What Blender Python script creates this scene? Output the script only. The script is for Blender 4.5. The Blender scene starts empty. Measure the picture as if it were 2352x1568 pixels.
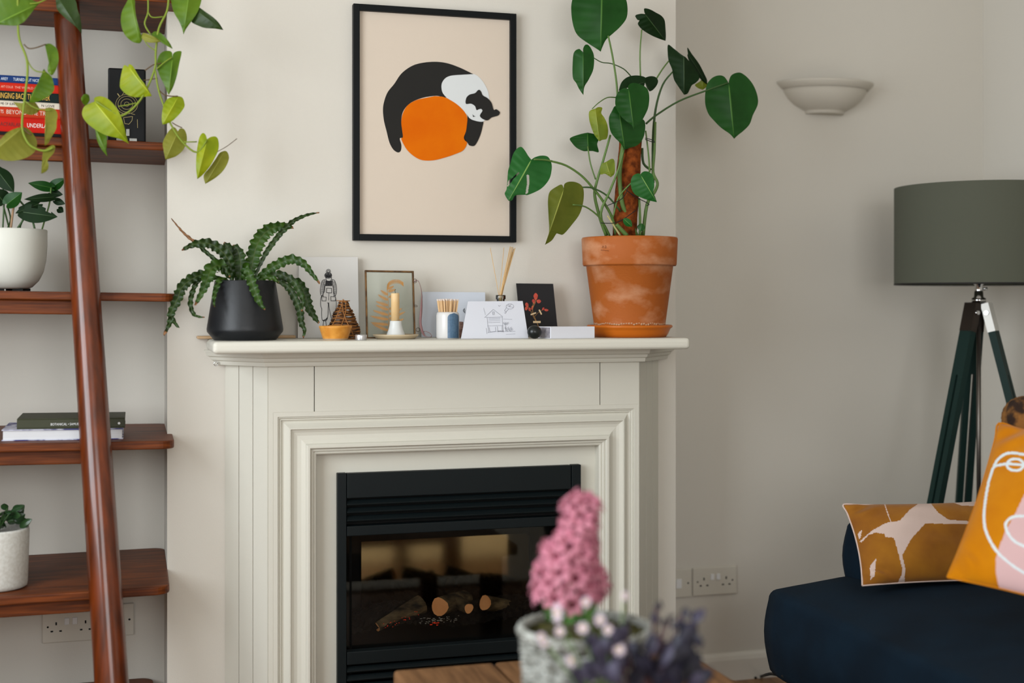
import bpy, math, random
from mathutils import Vector, Matrix
random.seed(7)
C = bpy.context.scene.collection
PI = math.pi
# ---------------------------------------------------------------- camera
TH = math.radians(16.2); FPX = 3000.0; CY = -3.37; H = 1.16; YH = 693.0
FW = Vector((math.sin(TH), math.cos(TH), 0)); RT = Vector((math.cos(TH), -math.sin(TH), 0)); UP = Vector((0, 0, 1))
CAM = Vector((0, CY, H))
cd = bpy.data.cameras.new('camera'); cam = bpy.data.objects.new('camera', cd); C.objects.link(cam)
cam.location = CAM; cam.rotation_euler = (PI/2, 0, -TH)
cd.sensor_width = 36; cd.lens = FPX/2352*36; cd.shift_y = -(784-YH)/2352
cd.clip_start = .05; cd.dof.use_dof = True; cd.dof.focus_distance = 3.32; cd.dof.aperture_fstop = 1.4
bpy.context.scene.camera = cam
vs = bpy.context.scene.view_settings
vs.view_transform = 'Standard'; vs.look = 'None'; vs.gamma = 1; vs.exposure = -0.08; vs.use_curve_mapping = False
w = bpy.data.worlds.new('sky'); bpy.context.scene.world = w; w.use_nodes = True
w.node_tree.nodes['Background'].inputs[0].default_value = (.62, .75, .95, 1)
w.node_tree.nodes['Background'].inputs[1].default_value = .6
cy = bpy.context.scene.cycles
cy.max_bounces = 7; cy.diffuse_bounces = 4; cy.glossy_bounces = 3; cy.transparent_max_bounces = 8; cy.transmission_bounces = 3
cy.sample_clamp_indirect = 6; cy.caustics_reflective = False; cy.caustics_refractive = False
def area(name, loc, rot, sx, sy, power, col):
    d = bpy.data.lights.new(name, 'AREA'); d.shape = 'RECTANGLE'; d.size = sx; d.size_y = sy; d.energy = power; d.color = col
    o = bpy.data.objects.new(name, d); C.objects.link(o); o.location = loc; o.rotation_euler = rot
    return o
# daylight through the window of the left wall and the window of the rear wall
area('daylight_left_window', (-1.42, -1.95, 1.55), (0, -PI/2, 0), 1.5, 2.1, 108, (.90, .96, 1.0))
area('daylight_rear_window', (.35, -5.32, 1.5), (PI/2, 0, 0), 1.9, 1.5, 74, (.98, .98, .97))

# ---------------------------------------------------------------- pixel rays
def ray(px, py):
    return FW + RT*((px-1176)/FPX) + UP*((YH-py)/FPX)
def P(px, py, Y):
    d = ray(px, py); return CAM + d*((Y-CY)/d.y)
def PZ(px, py, z):
    d = ray(px, py); return CAM + d*((z-H)/d.z)
def PT(px, py, t): return CAM + ray(px, py)*t
def onp(px, py, p0, n):
    d = ray(px, py); return CAM + d*((p0-CAM).dot(n)/d.dot(n))
def proj(p):
    q = p-CAM; t = q.dot(FW); return (1176+FPX*q.dot(RT)/t, YH-FPX*q.z/t)
def X(px, Y): return P(px, YH, Y).x
def V(*a): return Vector(a)
# ---------------------------------------------------------------- materials
def lin(c):
    return tuple((x/255/12.92 if x/255 <= .04045 else ((x/255+.055)/1.055)**2.4) for x in c)
MATS = {}
def mat(name, col, rough=.6, metal=0, spec=.35, bump=0, bscale=200, col2=None, nscale=4, stretch=(1, 1, 1), fac=(.35, .65), trans=0, emit=None, estr=0, sheen=0, coat=0, detail=4):
    if name in MATS: return MATS[name]
    m = bpy.data.materials.new(name); m.use_nodes = True; nt = m.node_tree; N = nt.nodes; L = nt.links
    b = N['Principled BSDF']; out = N['Material Output']
    c = (*lin(col), 1)
    b.inputs['Base Color'].default_value = c; b.inputs['Roughness'].default_value = rough
    b.inputs['Metallic'].default_value = metal; b.inputs['Specular IOR Level'].default_value = spec
    if coat: b.inputs['Coat Weight'].default_value = coat; b.inputs['Coat Roughness'].default_value = .15
    if sheen: b.inputs['Sheen Weight'].default_value = sheen
    if emit: b.inputs['Emission Color'].default_value = (*lin(emit), 1); b.inputs['Emission Strength'].default_value = estr
    tc = N.new('ShaderNodeTexCoord'); mp = N.new('ShaderNodeMapping'); mp.inputs['Scale'].default_value = stretch
    L.new(tc.outputs['Object'], mp.inputs[0])
    colout = None
    if col2:
        n = N.new('ShaderNodeTexNoise'); n.inputs['Scale'].default_value = nscale; n.inputs['Detail'].default_value = detail
        r = N.new('ShaderNodeValToRGB'); r.color_ramp.elements[0].position = fac[0]; r.color_ramp.elements[1].position = fac[1]
        r.color_ramp.elements[0].color = c; r.color_ramp.elements[1].color = (*lin(col2), 1)
        L.new(mp.outputs[0], n.inputs['Vector']); L.new(n.outputs['Fac'], r.inputs[0]); L.new(r.outputs[0], b.inputs['Base Color'])
        colout = r.outputs[0]
    if bump:
        n2 = N.new('ShaderNodeTexNoise'); n2.inputs['Scale'].default_value = bscale; n2.inputs['Detail'].default_value = 3
        bp = N.new('ShaderNodeBump'); bp.inputs['Strength'].default_value = bump; bp.inputs['Distance'].default_value = .002
        L.new(mp.outputs[0], n2.inputs['Vector']); L.new(n2.outputs['Fac'], bp.inputs['Height']); L.new(bp.outputs[0], b.inputs['Normal'])
    if trans:
        t = N.new('ShaderNodeBsdfTranslucent'); t.inputs[0].default_value = c
        if colout: L.new(colout, t.inputs[0])
        mx = N.new('ShaderNodeMixShader'); mx.inputs[0].default_value = trans
        L.new(b.outputs[0], mx.inputs[1]); L.new(t.outputs[0], mx.inputs[2]); L.new(mx.outputs[0], out.inputs[0])
    MATS[name] = m; return m
def glassmat(name, tint=(1, 1, 1), refl=.08, rough=.02):
    m = bpy.data.materials.new(name); m.use_nodes = True; nt = m.node_tree; N = nt.nodes; L = nt.links
    N.remove(N['Principled BSDF']); out = N['Material Output']
    t = N.new('ShaderNodeBsdfTransparent'); t.inputs[0].default_value = (*tint, 1)
    g = N.new('ShaderNodeBsdfGlossy'); g.inputs['Roughness'].default_value = rough
    mx = N.new('ShaderNodeMixShader'); fr = N.new('ShaderNodeFresnel'); fr.inputs[0].default_value = 1.5
    ad = N.new('ShaderNodeMath'); ad.operation = 'ADD'; ad.inputs[1].default_value = max(refl-.04, 0); fr.inputs[0].default_value = 1.5 if refl > .03 else 1.28
    L.new(fr.outputs[0], ad.inputs[0]); L.new(ad.outputs[0], mx.inputs[0]); L.new(t.outputs[0], mx.inputs[1]); L.new(g.outputs[0], mx.inputs[2]); L.new(mx.outputs[0], out.inputs[0])
    return m
M_wall = mat('wall_paint', (206, 201, 191), .75, bump=.12, bscale=260)
M_ceil = mat('ceiling_paint', (225, 222, 216), .8)
M_floor = mat('floor_wood', (150, 112, 78), .45, col2=(110, 76, 50), nscale=6, stretch=(8, 1, 1))
M_trim = mat('white_gloss_trim', (214, 209, 199), .4)
M_sur = mat('cream_surround_paint', (203, 200, 188), .5, bump=.06, bscale=300)
M_groove = mat('painted_groove', (196, 188, 174), .6)
M_fire = mat('fire_black_metal', (8, 16, 18), .5, spec=.2, bump=.05, bscale=900)
M_fire2 = mat('fire_dark_inside', (9, 10, 10), .7, spec=.2)
M_wood = mat('red_walnut', (112, 54, 14), .5, spec=.22, col2=(74, 32, 6), nscale=9, stretch=(1, 7, 22))
M_railw = mat('red_walnut_rail', (104, 42, 4), .36, spec=.25, col2=(70, 26, 2), nscale=4, stretch=(14, 14, .6), coat=.6)
M_bframe = mat('black_frame_wood', (8, 12, 14), .5, spec=.15)
M_white = mat('white_paper', (226, 226, 226), .7)
M_ink = mat('black_ink', (42, 42, 44), .8)
M_chrome = mat('chrome', (200, 200, 200), .12, metal=1)
M_plast = mat('white_plastic', (205, 200, 188), .35)
M_dark = mat('dark_hole', (20, 18, 16), .8)
M_stem = mat('green_stem', (84, 112, 52), .5)
M_soil = mat('potting_soil', (46, 34, 24), .95, bump=.8, bscale=120)

# ---------------------------------------------------------------- mesh builder
class MB:
    def __init__(s): s.v = []; s.f = []; s.m = []; s.s = []
    def vert(s, p): s.v.append(Vector(p)); return len(s.v)-1
    def face(s, idx, m=0, sm=False): s.f.append(tuple(idx)); s.m.append(m); s.s.append(sm)
    def box(s, a, b, m=0):
        x0, y0, z0 = a; x1, y1, z1 = b
        if x0 > x1: x0, x1 = x1, x0
        if y0 > y1: y0, y1 = y1, y0
        if z0 > z1: z0, z1 = z1, z0
        i = len(s.v)
        for z in (z0, z1):
            for x, y in ((x0, y0), (x1, y0), (x1, y1), (x0, y1)): s.v.append(Vector((x, y, z)))
        for f in ((3, 2, 1, 0), (4, 5, 6, 7), (0, 1, 5, 4), (1, 2, 6, 5), (2, 3, 7, 6), (3, 0, 4, 7)): s.face([i+k for k in f], m)
        return s
    def obox(s, c, ax, ay, az, m=0):   # centre and three half-axes
        i = len(s.v); c = Vector(c)
        for k in (-1, 1):
            for a, b in ((-1, -1), (1, -1), (1, 1), (-1, 1)): s.v.append(c+ax*a+ay*b+az*k)
        for f in ((3, 2, 1, 0), (4, 5, 6, 7), (0, 1, 5, 4), (1, 2, 6, 5), (2, 3, 7, 6), (3, 0, 4, 7)): s.face([i+k for k in f], m)
        return s
    def prism(s, pts, ext, m=0, sm=False):   # pts world polygon, ext vector
        n = len(pts); i = len(s.v)
        for p in pts: s.v.append(Vector(p))
        for p in pts: s.v.append(Vector(p)+ext)
        s.face(range(i, i+n), m); s.face(range(i+2*n-1, i+n-1, -1), m)
        for k in range(n): s.face((i+k, i+n+k, i+n+(k+1) % n, i+(k+1) % n), m, sm)
        return s
    def tube(s, pts, r, seg=8, m=0, caps=True, smoothpath=True):
        pts = [Vector(p) for p in pts]
        rs = r if isinstance(r, (list, tuple)) else [r]*len(pts)
        if smoothpath and len(pts) > 2: pts, rs = crom(pts, rs, 4)
        n = len(pts); i0 = len(s.v)
        t = (pts[1]-pts[0]).normalized(); ref = Vector((0, 0, 1)) if abs(t.z) < .9 else Vector((1, 0, 0))
        a = t.cross(ref).normalized()
        for k in range(n):
            t = (pts[min(k+1, n-1)]-pts[max(k-1, 0)])
            if t.length < 1e-9: t = Vector((0, 0, 1))
            t.normalize(); a = (a-t*a.dot(t))
            if a.length < 1e-6: a = t.orthogonal()
            a.normalize(); b = t.cross(a)
            for j in range(seg):
                q = 2*PI*j/seg; s.v.append(pts[k]+(a*math.cos(q)+b*math.sin(q))*rs[k])
        for k in range(n-1):
            for j in range(seg):
                s.face((i0+k*seg+j, i0+k*seg+(j+1) % seg, i0+(k+1)*seg+(j+1) % seg, i0+(k+1)*seg+j), m, True)
        if caps:
            s.face([i0+j for j in range(seg)][::-1], m); s.face([i0+(n-1)*seg+j for j in range(seg)], m)
        return s
    def lathe(s, c, prof, seg=40, m=0, a0=0, a1=2*PI, axis=None, ms=None):   # prof [(r,z)]
        c = Vector(c); full = abs(a1-a0-2*PI) < 1e-6; n = seg if full else seg+1; i0 = len(s.v)
        ax = axis or (Vector((1, 0, 0)), Vector((0, 1, 0)), Vector((0, 0, 1)))
        for r, z in prof:
            for j in range(n):
                q = a0+(a1-a0)*j/seg; s.v.append(c+ax[0]*(r*math.cos(q))+ax[1]*(r*math.sin(q))+ax[2]*z)
        for k in range(len(prof)-1):
            for j in range(seg):
                j2 = (j+1) % n
                s.face((i0+k*n+j, i0+k*n+j2, i0+(k+1)*n+j2, i0+(k+1)*n+j), ms[k] if ms else m, True)
        return s
    def ell(s, c, rx, ry, rz, m=0, seg=12, rings=8, ax=None):
        prof = [(max(1e-4, math.sin(PI*k/rings)), -math.cos(PI*k/rings)) for k in range(rings+1)]
        a = ax or (Vector((1, 0, 0)), Vector((0, 1, 0)), Vector((0, 0, 1)))
        return s.lathe(c, prof, seg, m, axis=(a[0]*rx, a[1]*ry, a[2]*rz))
    def xf(s, fn, start=0):
        for k in range(start, len(s.v)): s.v[k] = Vector(fn(s.v[k]))
        return s
def crom(pts, rs, sub):
    o = []; ro = []; n = len(pts)
    for k in range(n-1):
        p0 = pts[max(k-1, 0)]; p1 = pts[k]; p2 = pts[k+1]; p3 = pts[min(k+2, n-1)]
        for j in range(sub):
            t = j/sub; t2 = t*t; t3 = t2*t
            o.append(.5*((2*p1)+(p2-p0)*t+(2*p0-5*p1+4*p2-p3)*t2+(3*p1-p0-3*p2+p3)*t3)); ro.append(rs[k]*(1-t)+rs[k+1]*t)
    o.append(pts[-1]); ro.append(rs[-1]); return o, ro
ORG = {}
def obj(name, mb, mats, parent=None, bevel=0, auto=False, sub=0, solid=0, label=None, seg=2):
    me = bpy.data.meshes.new(name); org = ORG.get(parent.name, Vector((0, 0, 0))) if parent else Vector((0, 0, 0))
    me.from_pydata([tuple(p-org) for p in mb.v], [], mb.f)
    if not isinstance(mats, (list, tuple)): mats = [mats]
    for q in mats: me.materials.append(q)
    me.polygons.foreach_set('material_index', mb.m); me.polygons.foreach_set('use_smooth', mb.s); me.update()
    o = bpy.data.objects.new(name, me); C.objects.link(o)
    if parent: o.parent = parent
    ORG[o.name] = org
    if solid:
        q = o.modifiers.new('solid', 'SOLIDIFY'); q.thickness = solid; q.offset = 0
    if bevel:
        q = o.modifiers.new('bevel', 'BEVEL'); q.width = bevel; q.segments = seg; q.limit_method = 'ANGLE'; q.angle_limit = math.radians(40)
    if sub:
        q = o.modifiers.new('sub', 'SUBSURF'); q.levels = sub; q.render_levels = sub
    if label: o['label'] = label
    return o
def thing(name, loc, label, cat, group=None):
    o = bpy.data.objects.new(name, None); C.objects.link(o); o.empty_display_size = .05; o.location = loc
    ORG[o.name] = Vector(loc); o['label'] = label; o['category'] = cat
    if group: o['group'] = group
    return o
def tag(o, label, cat, group=None):
    o['label'] = label; o['category'] = cat
    if group: o['group'] = group
    return o
def struct(o): o['kind'] = 'structure'; return o
def text(name, s, p0, p1, height, nrm, m, parent, squeeze=True, depth=.0004):
    """lettering whose baseline runs from p0 to p1"""
    cu = bpy.data.curves.new(name, 'FONT'); cu.body = s; cu.size = 1; cu.extrude = .01; cu.resolution_u = 3
    t = bpy.data.objects.new(name, cu); C.objects.link(t)
    bpy.context.view_layer.update()
    me = bpy.data.meshes.new_from_object(t.evaluated_get(bpy.context.evaluated_depsgraph_get()))
    C.objects.unlink(t); bpy.data.objects.remove(t)
    xs = [v.co.x for v in me.vertices]; ys = [v.co.y for v in me.vertices]
    x0, x1, y0, y1 = min(xs), max(xs), min(ys), max(ys)
    ux = (p1-p0); ln = ux.length; ux.normalize(); n = nrm.normalized(); uy = n.cross(ux).normalized()
    sx = ln/(x1-x0); sy = height/(y1-y0)
    if not squeeze: sx = sy
    org = ORG.get(parent.name, Vector((0, 0, 0)))
    for v in me.vertices:
        v.co = p0+ux*((v.co.x-x0)*sx)+uy*((v.co.y-y0)*sy)+n*(v.co.z/.01*depth)-org
    me.materials.clear(); me.materials.append(m)
    o = bpy.data.objects.new(name, me); C.objects.link(o); o.parent = parent; ORG[o.name] = org
    return o
def copy_tree(o, loc, rotz=None):
    r = o.copy(); C.objects.link(r); r.location = loc
    if rotz is not None: r.rotation_euler = (0, 0, rotz)
    for ch in o.children:
        c = ch.copy(); C.objects.link(c); c.parent = r
        for g in ch.children:
            d = g.copy(); C.objects.link(d); d.parent = c
    return r
def stroke(mb, pts, w, p0, n, m=0, closed=False, lift=.0005):
    """ink line on a plane, pts in photo pixels mapped on the plane"""
    q = [onp(a, b, p0, n) for a, b in pts]
    if closed: q.append(q[0])
    for a, b in zip(q, q[1:]):
        d = b-a
        if d.length < 1e-6: continue
        d.normalize(); s = n.cross(d).normalized()*w/2
        mb.prism([a-s-d*w*.3, a+s-d*w*.3, b+s+d*w*.3, b-s+d*w*.3], n*lift, m)
def circ(cx, cy, rx, ry=None, n=20, a0=0, a1=2*PI):
    ry = ry or rx; return [(cx+rx*math.cos(a0+(a1-a0)*k/n), cy+ry*math.sin(a0+(a1-a0)*k/n)) for k in range(n if abs(a1-a0-2*PI) < 1e-6 else n+1)]
def inpoly(x, y, p):
    c = False; j = len(p)-1
    for i in range(len(p)):
        if (p[i][1] > y) != (p[j][1] > y) and x < (p[j][0]-p[i][0])*(y-p[i][1])/(p[j][1]-p[i][1])+p[i][0]: c = not c
        j = i
    return c
def dline(x, y, p):
    b = 1e9
    for (ax, ay), (bx, by) in zip(p, p[1:]):
        dx, dy = bx-ax, by-ay; L2 = dx*dx+dy*dy or 1
        t = max(0, min(1, ((x-ax)*dx+(y-ay)*dy)/L2)); b = min(b, math.hypot(x-ax-t*dx, y-ay-t*dy))
    return b
def c2(pts, sub=5):
    o, _ = crom([Vector((a, b)) for a, b in pts], [0]*len(pts), sub); return [(p[0], p[1]) for p in o]

# ================================================================= SETTING
AL = .30                                    # alcove depth
XB0, XB1 = X(384, 0), X(1552, 0)           # chimney breast edges
XR = X(2258, AL); XL = -1.3; YR = -5.2; ZC = 2.55
Y_FR = -.125                               # front plane of the surround
# fire opening in the breast
FX0, FX1 = X(775, -.105), X(1334, -.105); FZ1 = P(775, 1087, -.105).z
mb = MB()
mb.box((XB0, 0, 0), (FX0+.03, AL+.1, ZC)); mb.box((FX1-.03, 0, 0), (XB1, AL+.1, ZC)); mb.box((FX0+.03, 0, FZ1-.03), (FX1-.03, AL+.1, ZC))
struct(obj('wall_chimney', mb, M_wall))
struct(obj('wall_back', MB().box((XL-.1, AL, 0), (XB0, AL+.1, ZC)).box((XB1, AL, 0), (XR+.1, AL+.1, ZC)), M_wall))
struct(obj('wall_right', MB().box((XR, YR-.1, 0), (XR+.1, AL, ZC)), M_wall))
# left wall with a window opening
def wall_open_x(x0, x1, ya, yb, oy0, oy1, oz0, oz1):
    m = MB(); m.box((x0, ya, 0), (x1, oy0, ZC)); m.box((x0, oy1, 0), (x1, yb, ZC)); m.box((x0, oy0, 0), (x1, oy1, oz0)); m.box((x0, oy0, oz1), (x1, oy1, ZC)); return m
struct(obj('wall_left', wall_open_x(XL-.1, XL, YR-.1, AL, -3.0, -.9, .8, 2.3), M_wall))
m = MB(); oy0, oy1, oz0, oz1 = -.6, 1.3, .75, 2.25
m.box((XL-.1, YR-.1, 0), (oy0, YR, ZC)); m.box((oy1, YR-.1, 0), (XR+.1, YR, ZC)); m.box((oy0, YR-.1, 0), (oy1, YR, oz0)); m.box((oy0, YR-.1, oz1), (oy1, YR, ZC))
struct(obj('wall_rear', m, M_wall))
struct(obj('floor', MB().box((XL-.1, YR-.1, -.08), (XR+.1, AL+.1, 0)), M_floor))
struct(obj('ceiling', MB().box((XL-.1, YR-.1, ZC), (XR+.1, AL+.1, ZC+.08)), M_ceil))
m = MB()
for y in (-3.0, -1.97, -.95): m.box((XL-.09, y, .8), (XL-.04, y+.05, 2.3))
for z in (.8, 2.25): m.box((XL-.09, -3.0, z), (XL-.04, -.9, z+.05))
struct(obj('window_1', m, M_trim))
m = MB()
for x in (-.6, .32, 1.25): m.box((x, YR-.09, .75), (x+.05, YR-.04, 2.25))
for z in (.75, 2.2): m.box((-.6, YR-.09, z), (1.3, YR-.04, z+.05))
struct(obj('window_2', m, M_trim))
def skirting(name, a, b, n):
    a = Vector(a); b = Vector(b); n = Vector(n); mb = MB(); hz = .083
    prof = [(0, 0), (.016, 0), (.016, hz-.02), (.012, hz-.008), (.006, hz), (0, hz)]
    i = len(mb.v)
    for p in (a, b):
        for d, z in prof: mb.vert(p+n*d+Vector((0, 0, z)))
    k = len(prof)
    for j in range(k): mb.face((j, (j+1) % k, k+(j+1) % k, k+j))
    mb.face(range(k)); mb.face(range(2*k-1, k-1, -1))
    return struct(obj(name, mb, M_trim))
skirting('baseboard_back', (XB1, AL, 0), (XR, AL, 0), (0, -1, 0))
skirting('baseboard_right', (XR, AL-.016, 0), (XR, YR, 0), (-1, 0, 0))
skirting('baseboard_left', (XL, AL, 0), (XB0, AL, 0), (0, -1, 0))

rug = MB().box((.62, -4.4, .0005), (2.5, -1.95, .014))  # unseen rug, added as a pale surface to brighten the fire screen reflection
tag(obj('rug', rug, mat('pale_reflector_rug', (214, 206, 190), .95, bump=.4, bscale=120), bevel=.004), 'pale cream wool rug on the wooden floor, out of view, added to brighten the fire screen reflection', 'rug')

# ================================================================= MANTELPIECE
AX, BX, CX_, DX = X(515, 0), X(616, Y_FR), X(1468, Y_FR), X(1513, 0)
def plan(o):
    """offset outline A B C D of the canted surround"""
    pts = [Vector((AX, 0)), Vector((BX, Y_FR)), Vector((CX_, Y_FR)), Vector((DX, 0))]
    out = []
    dirs = [(pts[k+1]-pts[k]).normalized() for k in range(3)]; nr = [Vector((d.y, -d.x)) for d in dirs]
    q = pts[0]+nr[0]*o; out.append(q-dirs[0]*(q.y/dirs[0].y))
    for k in (1, 2):
        b = (nr[k-1]+nr[k]).normalized(); out.append(pts[k]+b*(o/b.dot(nr[k])))
    q = pts[3]+nr[2]*o; out.append(q-dirs[2]*(q.y/dirs[2].y))
    return out
ZS = H-.0925; ZSB = ZS-.029     # shelf top and underside
ZCB = H-.158                    # cornice bottom
ZM = H-.2716                    # moulding top
sur = thing('mantelpiece', ((AX+DX)/2, -.06, 0), 'cream painted wooden mantelpiece surround with canted sides on the chimney breast', 'mantelpiece')
def sweep(prof, name, parent=sur, mt=M_sur):
    mb = MB(); n = len(prof)
    for o, z in prof:
        for p in plan(o): mb.vert((p.x, p.y, z))
    for k in range(n-1):
        for j in range(3): mb.face((k*4+j, k*4+j+1, (k+1)*4+j+1, (k+1)*4+j))
    return obj(name, mb, mt, parent)
# slab
sx0, sx1 = X(474, 0), X(1587, -.275)
mb = MB().box((sx0+.0, -.275, ZSB), (sx1, 0.0, ZS)); obj('shelf_slab', mb, M_sur, sur, bevel=.010, seg=4)
# cornice with reeds
pr = [(0, ZCB-.002), (.017, ZCB)]
steps = [(.019, .0), (.021, .009), (.026, .012), (.028, .019), (.034, .022), (.037, .030), (.039, .036)]
for (o, dz), (o2, dz2) in zip(steps, steps[1:]):
    zz = ZCB+dz
    for k in range(4):
        a = PI/2*k/3; pr.append((o+(o2-o)*(1-math.cos(a))*.9+.0012*math.sin(2*a), zz+(dz2-dz)*math.sin(a)))
pr.append((.040, ZSB+.001)); pr.append((.0, ZSB+.001))
sweep(pr, 'cornice')
# canted side panels: three boards each with a fine groove between
def cant(pa, pb, splits, z1):
    mb = MB(); pa = Vector((pa.x, pa.y, 0)); pb = Vector((pb.x, pb.y, 0)); d = pb-pa; n = Vector((d.y, -d.x, 0)).normalized()
    mb.prism([pa-n*.0, pb, pb-n*.012, pa-n*.012], Vector((0, 0, z1)), 0)
    e = [0]+splits+[1]
    for a, b in zip(e, e[1:]):
        g = .0012/d.length
        q0 = pa+d*(a+(g if a > 0 else 0)); q1 = pa+d*(b-(g if b < 1 else 0))
        mb.prism([q0+n*.0045, q1+n*.0045, q1, q0], Vector((0, 0, z1)), 0)
    return mb
pl = plan(-.0045)
obj('side_panel', cant(pl[0], pl[1], [.33, .66], ZCB), M_sur, sur)
obj('side_panel', cant(pl[2], pl[3], [.36, .68], ZCB), M_sur, sur)
# frieze: three boards with seams, and the flat stiles
s1, s2 = X(722, Y_FR), X(1378, Y_FR); g = .0012
mb = MB()
for a, b in ((BX, s1-g), (s1+g, s2-g), (s2+g, CX_)): mb.box((a, Y_FR, ZM), (b, -.02, ZCB+.004))
mb.box((BX+.002, Y_FR+.012, ZM), (CX_-.002, -.03, ZCB))
obj('frieze', mb, M_sur, sur)
# mitred moulding frame
MX0, MX1 = X(627, Y_FR), X(1466, Y_FR)
mp = [(0, -.006), (0, .0005), (.0005, 0), (.0115, 0)]+[(.012, -.001)][:0]+[(.012, -.0005), (.012, -.001), (.0125, -.004), (.015, -.003), (.0175, -.007), (.020, -.006), (.0225, -.010), (.026, -.011), (.028, -.010), (.040, .002), (.043, .002), (.045, -.002), (.052, -.006), (.060, -.008), (.070, -.007), (.078, -.003), (.080, -.002), (.081, .003), (.085, .007), (.090, .007), (.093, .003), (.094, -.002), (.097, -.001), (.100, -.003), (.101, -.007), (.104, -.006), (.107, -.008), (.108, -.010), (.108, -.045)]
mb = MB(); i0 = 0
for u, h in mp:
    y = Y_FR-h
    for x, z in ((MX0+u, 0), (MX0+u, ZM-u), (MX1-u, ZM-u), (MX1-u, 0)): mb.vert((x, y, z))
for k in range(len(mp)-1):
    for j in range(3): mb.face((k*4+j, k*4+j+1, (k+1)*4+j+1, (k+1)*4+j))
obj('moulding', mb, M_sur, sur)
for a_, b_ in ((BX, MX0), (MX1, CX_)): obj('stile', MB().box((a_, Y_FR, 0), (b_, -.02, ZM)), M_sur, sur)
# back panel with the hole for the fire
ix0, ix1, iz = MX0+.108, MX1-.108, ZM-.108
YP = Y_FR+.04
mb = MB().box((ix0-.02, YP, 0), (FX0+.01, -.0, iz+.02)).box((FX1-.01, YP, 0), (ix1+.02, -.0, iz+.02)).box((FX0+.01, YP, FZ1-.01), (FX1-.01, -.0, iz+.02))
obj('back_panel', mb, M_sur, sur)

# ================================================================= ELECTRIC FIRE
YF = -.107
fire = thing('electric_fire', ((FX0+FX1)/2, -.05, 0), 'black inset log effect fire with louvred top set in the mantelpiece', 'fireplace')
def fz(py): return P(797, py, YF).z
for a_, b_ in ((FX0, X(796, YF)), (X(1313.5, YF), FX1)): obj('side_trim', MB().box((a_, YF, 0), (b_, YP-.001, FZ1)), M_fire, fire, bevel=.0015)
lx0, lx1 = X(797, YF), X(1312.5, YF)
obj('top_panel', MB().box((lx0, YF+.001, fz(1145)), (lx1, YP, FZ1-.001)), M_fire, fire, bevel=.002)
for y0, y1 in ((1152, 1162), (1170, 1180), (1189, 1199)):
    z0, z1 = fz(y1), fz(y0); mb = MB()
    mb.prism([V(lx0, YF+.002, z0), V(lx0, YF+.0, z0+.004), V(lx0, YF+.012, z1+.003), V(lx0, YF+.020, z1+.002), V(lx0, YF+.012, z0)], V(lx1-lx0, 0, 0))
    obj('louvre', mb, M_fire, fire, bevel=.001)
obj('lower_rail', MB().box((lx0, YF+.001, fz(1232)), (lx1, YF+.03, fz(1209))), M_fire, fire, bevel=.002)
obj('bottom_rail', MB().box((lx0, YF+.001, fz(1528)), (lx1, YF+.03, fz(1498))), M_fire, fire, bevel=.002)
for y0, y1 in ((1536, 1546), (1556, 1566), (1576, 1586)):
    z0, z1 = fz(y1), fz(y0); mb = MB()
    mb.prism([V(lx0, YF+.002, z0), V(lx0, YF+.0, z0+.004), V(lx0, YF+.012, z1+.003), V(lx0, YF+.020, z1+.002), V(lx0, YF+.012, z0)], V(lx1-lx0, 0, 0))
    obj('louvre', mb, M_fire, fire, bevel=.001)
obj('base_panel', MB().box((lx0, YF+.001, 0), (lx1, YF+.03, fz(1592))), M_fire, fire)
# firebox shell
YBK = .22; bx0, bx1 = FX0+.035, FX1-.035
mb = MB().box((bx0, YBK, .0), (bx1, YBK+.01, FZ1-.035)).box((bx0, -.075, 0), (bx0+.006, YBK, FZ1-.035)).box((bx1-.006, -.075, 0), (bx1, YBK, FZ1-.035)).box((bx0, -.075, FZ1-.045), (bx1, YBK, FZ1-.035))
mb.box((bx0, YF+.035, fz(1498)-.01), (bx1, YBK, fz(1498)-.004)).box((lx0, YF+.03, fz(1209)), (lx1, YF+.034, FZ1-.005))
obj('firebox', mb, M_fire2, fire)
M_mirror = mat('smoked_mirror', (168, 146, 112), .09, metal=1)
q0 = P(830, 1244, YBK-.03); q1 = P(1214, 1226, YBK-.03); rr = .012
zt = q0.z; zb = fz(1460)
pts = [V(q0.x, 0, zb), V(q1.x, 0, zb)]+[V(q1.x-rr+rr*math.cos(a), 0, zt-rr+rr*math.sin(a)) for a in [k*PI/10 for k in range(6)]]+[V(q0.x, 0, zt)]
obj('flame_screen', MB().prism([V(p.x, YBK-.03, p.z) for p in pts], V(0, .006, 0)), M_mirror, fire)
# ember bed
def bedz(x, y):
    u = (x-lx0)/(lx1-lx0); v = (y-YF)/(YBK-YF)
    return fz(1490)+.004+.065*math.sin(PI*min(1, v*1.1))*(.55+.45*math.sin(PI*u))*(1+.3*math.sin(9*u))+random.uniform(-.005, .005)
mb = MB(); nu, nv = 70, 30
for j in range(nv+1):
    for i in range(nu+1):
        x = lx0+.02+(lx1-lx0-.04)*i/nu; y = YF+.05+(YBK-.04-YF-.05)*j/nv; mb.vert((x, y, bedz(x, y)))
for j in range(nv):
    for i in range(nu): a = j*(nu+1)+i; mb.face((a, a+1, a+nu+2, a+nu+1))
obj('ember_bed', mb, mat('ember_bed', (16, 14, 12), .95, spec=.1, col2=(7, 6, 6), nscale=40), fire)
M_bark = mat('charred_bark', (110, 92, 66), .9, spec=.1, col2=(20, 18, 15), nscale=18, stretch=(1, 1, 3), bump=1, bscale=60)
M_cut = mat('cut_log_face', (226, 160, 104), .8, col2=(196, 128, 76), nscale=14)
M_emb = mat('glowing_ember', (160, 40, 15), .8, emit=(255, 60, 20), estr=.3)
M_ash = mat('pale_ash', (150, 146, 138), .9)
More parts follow.
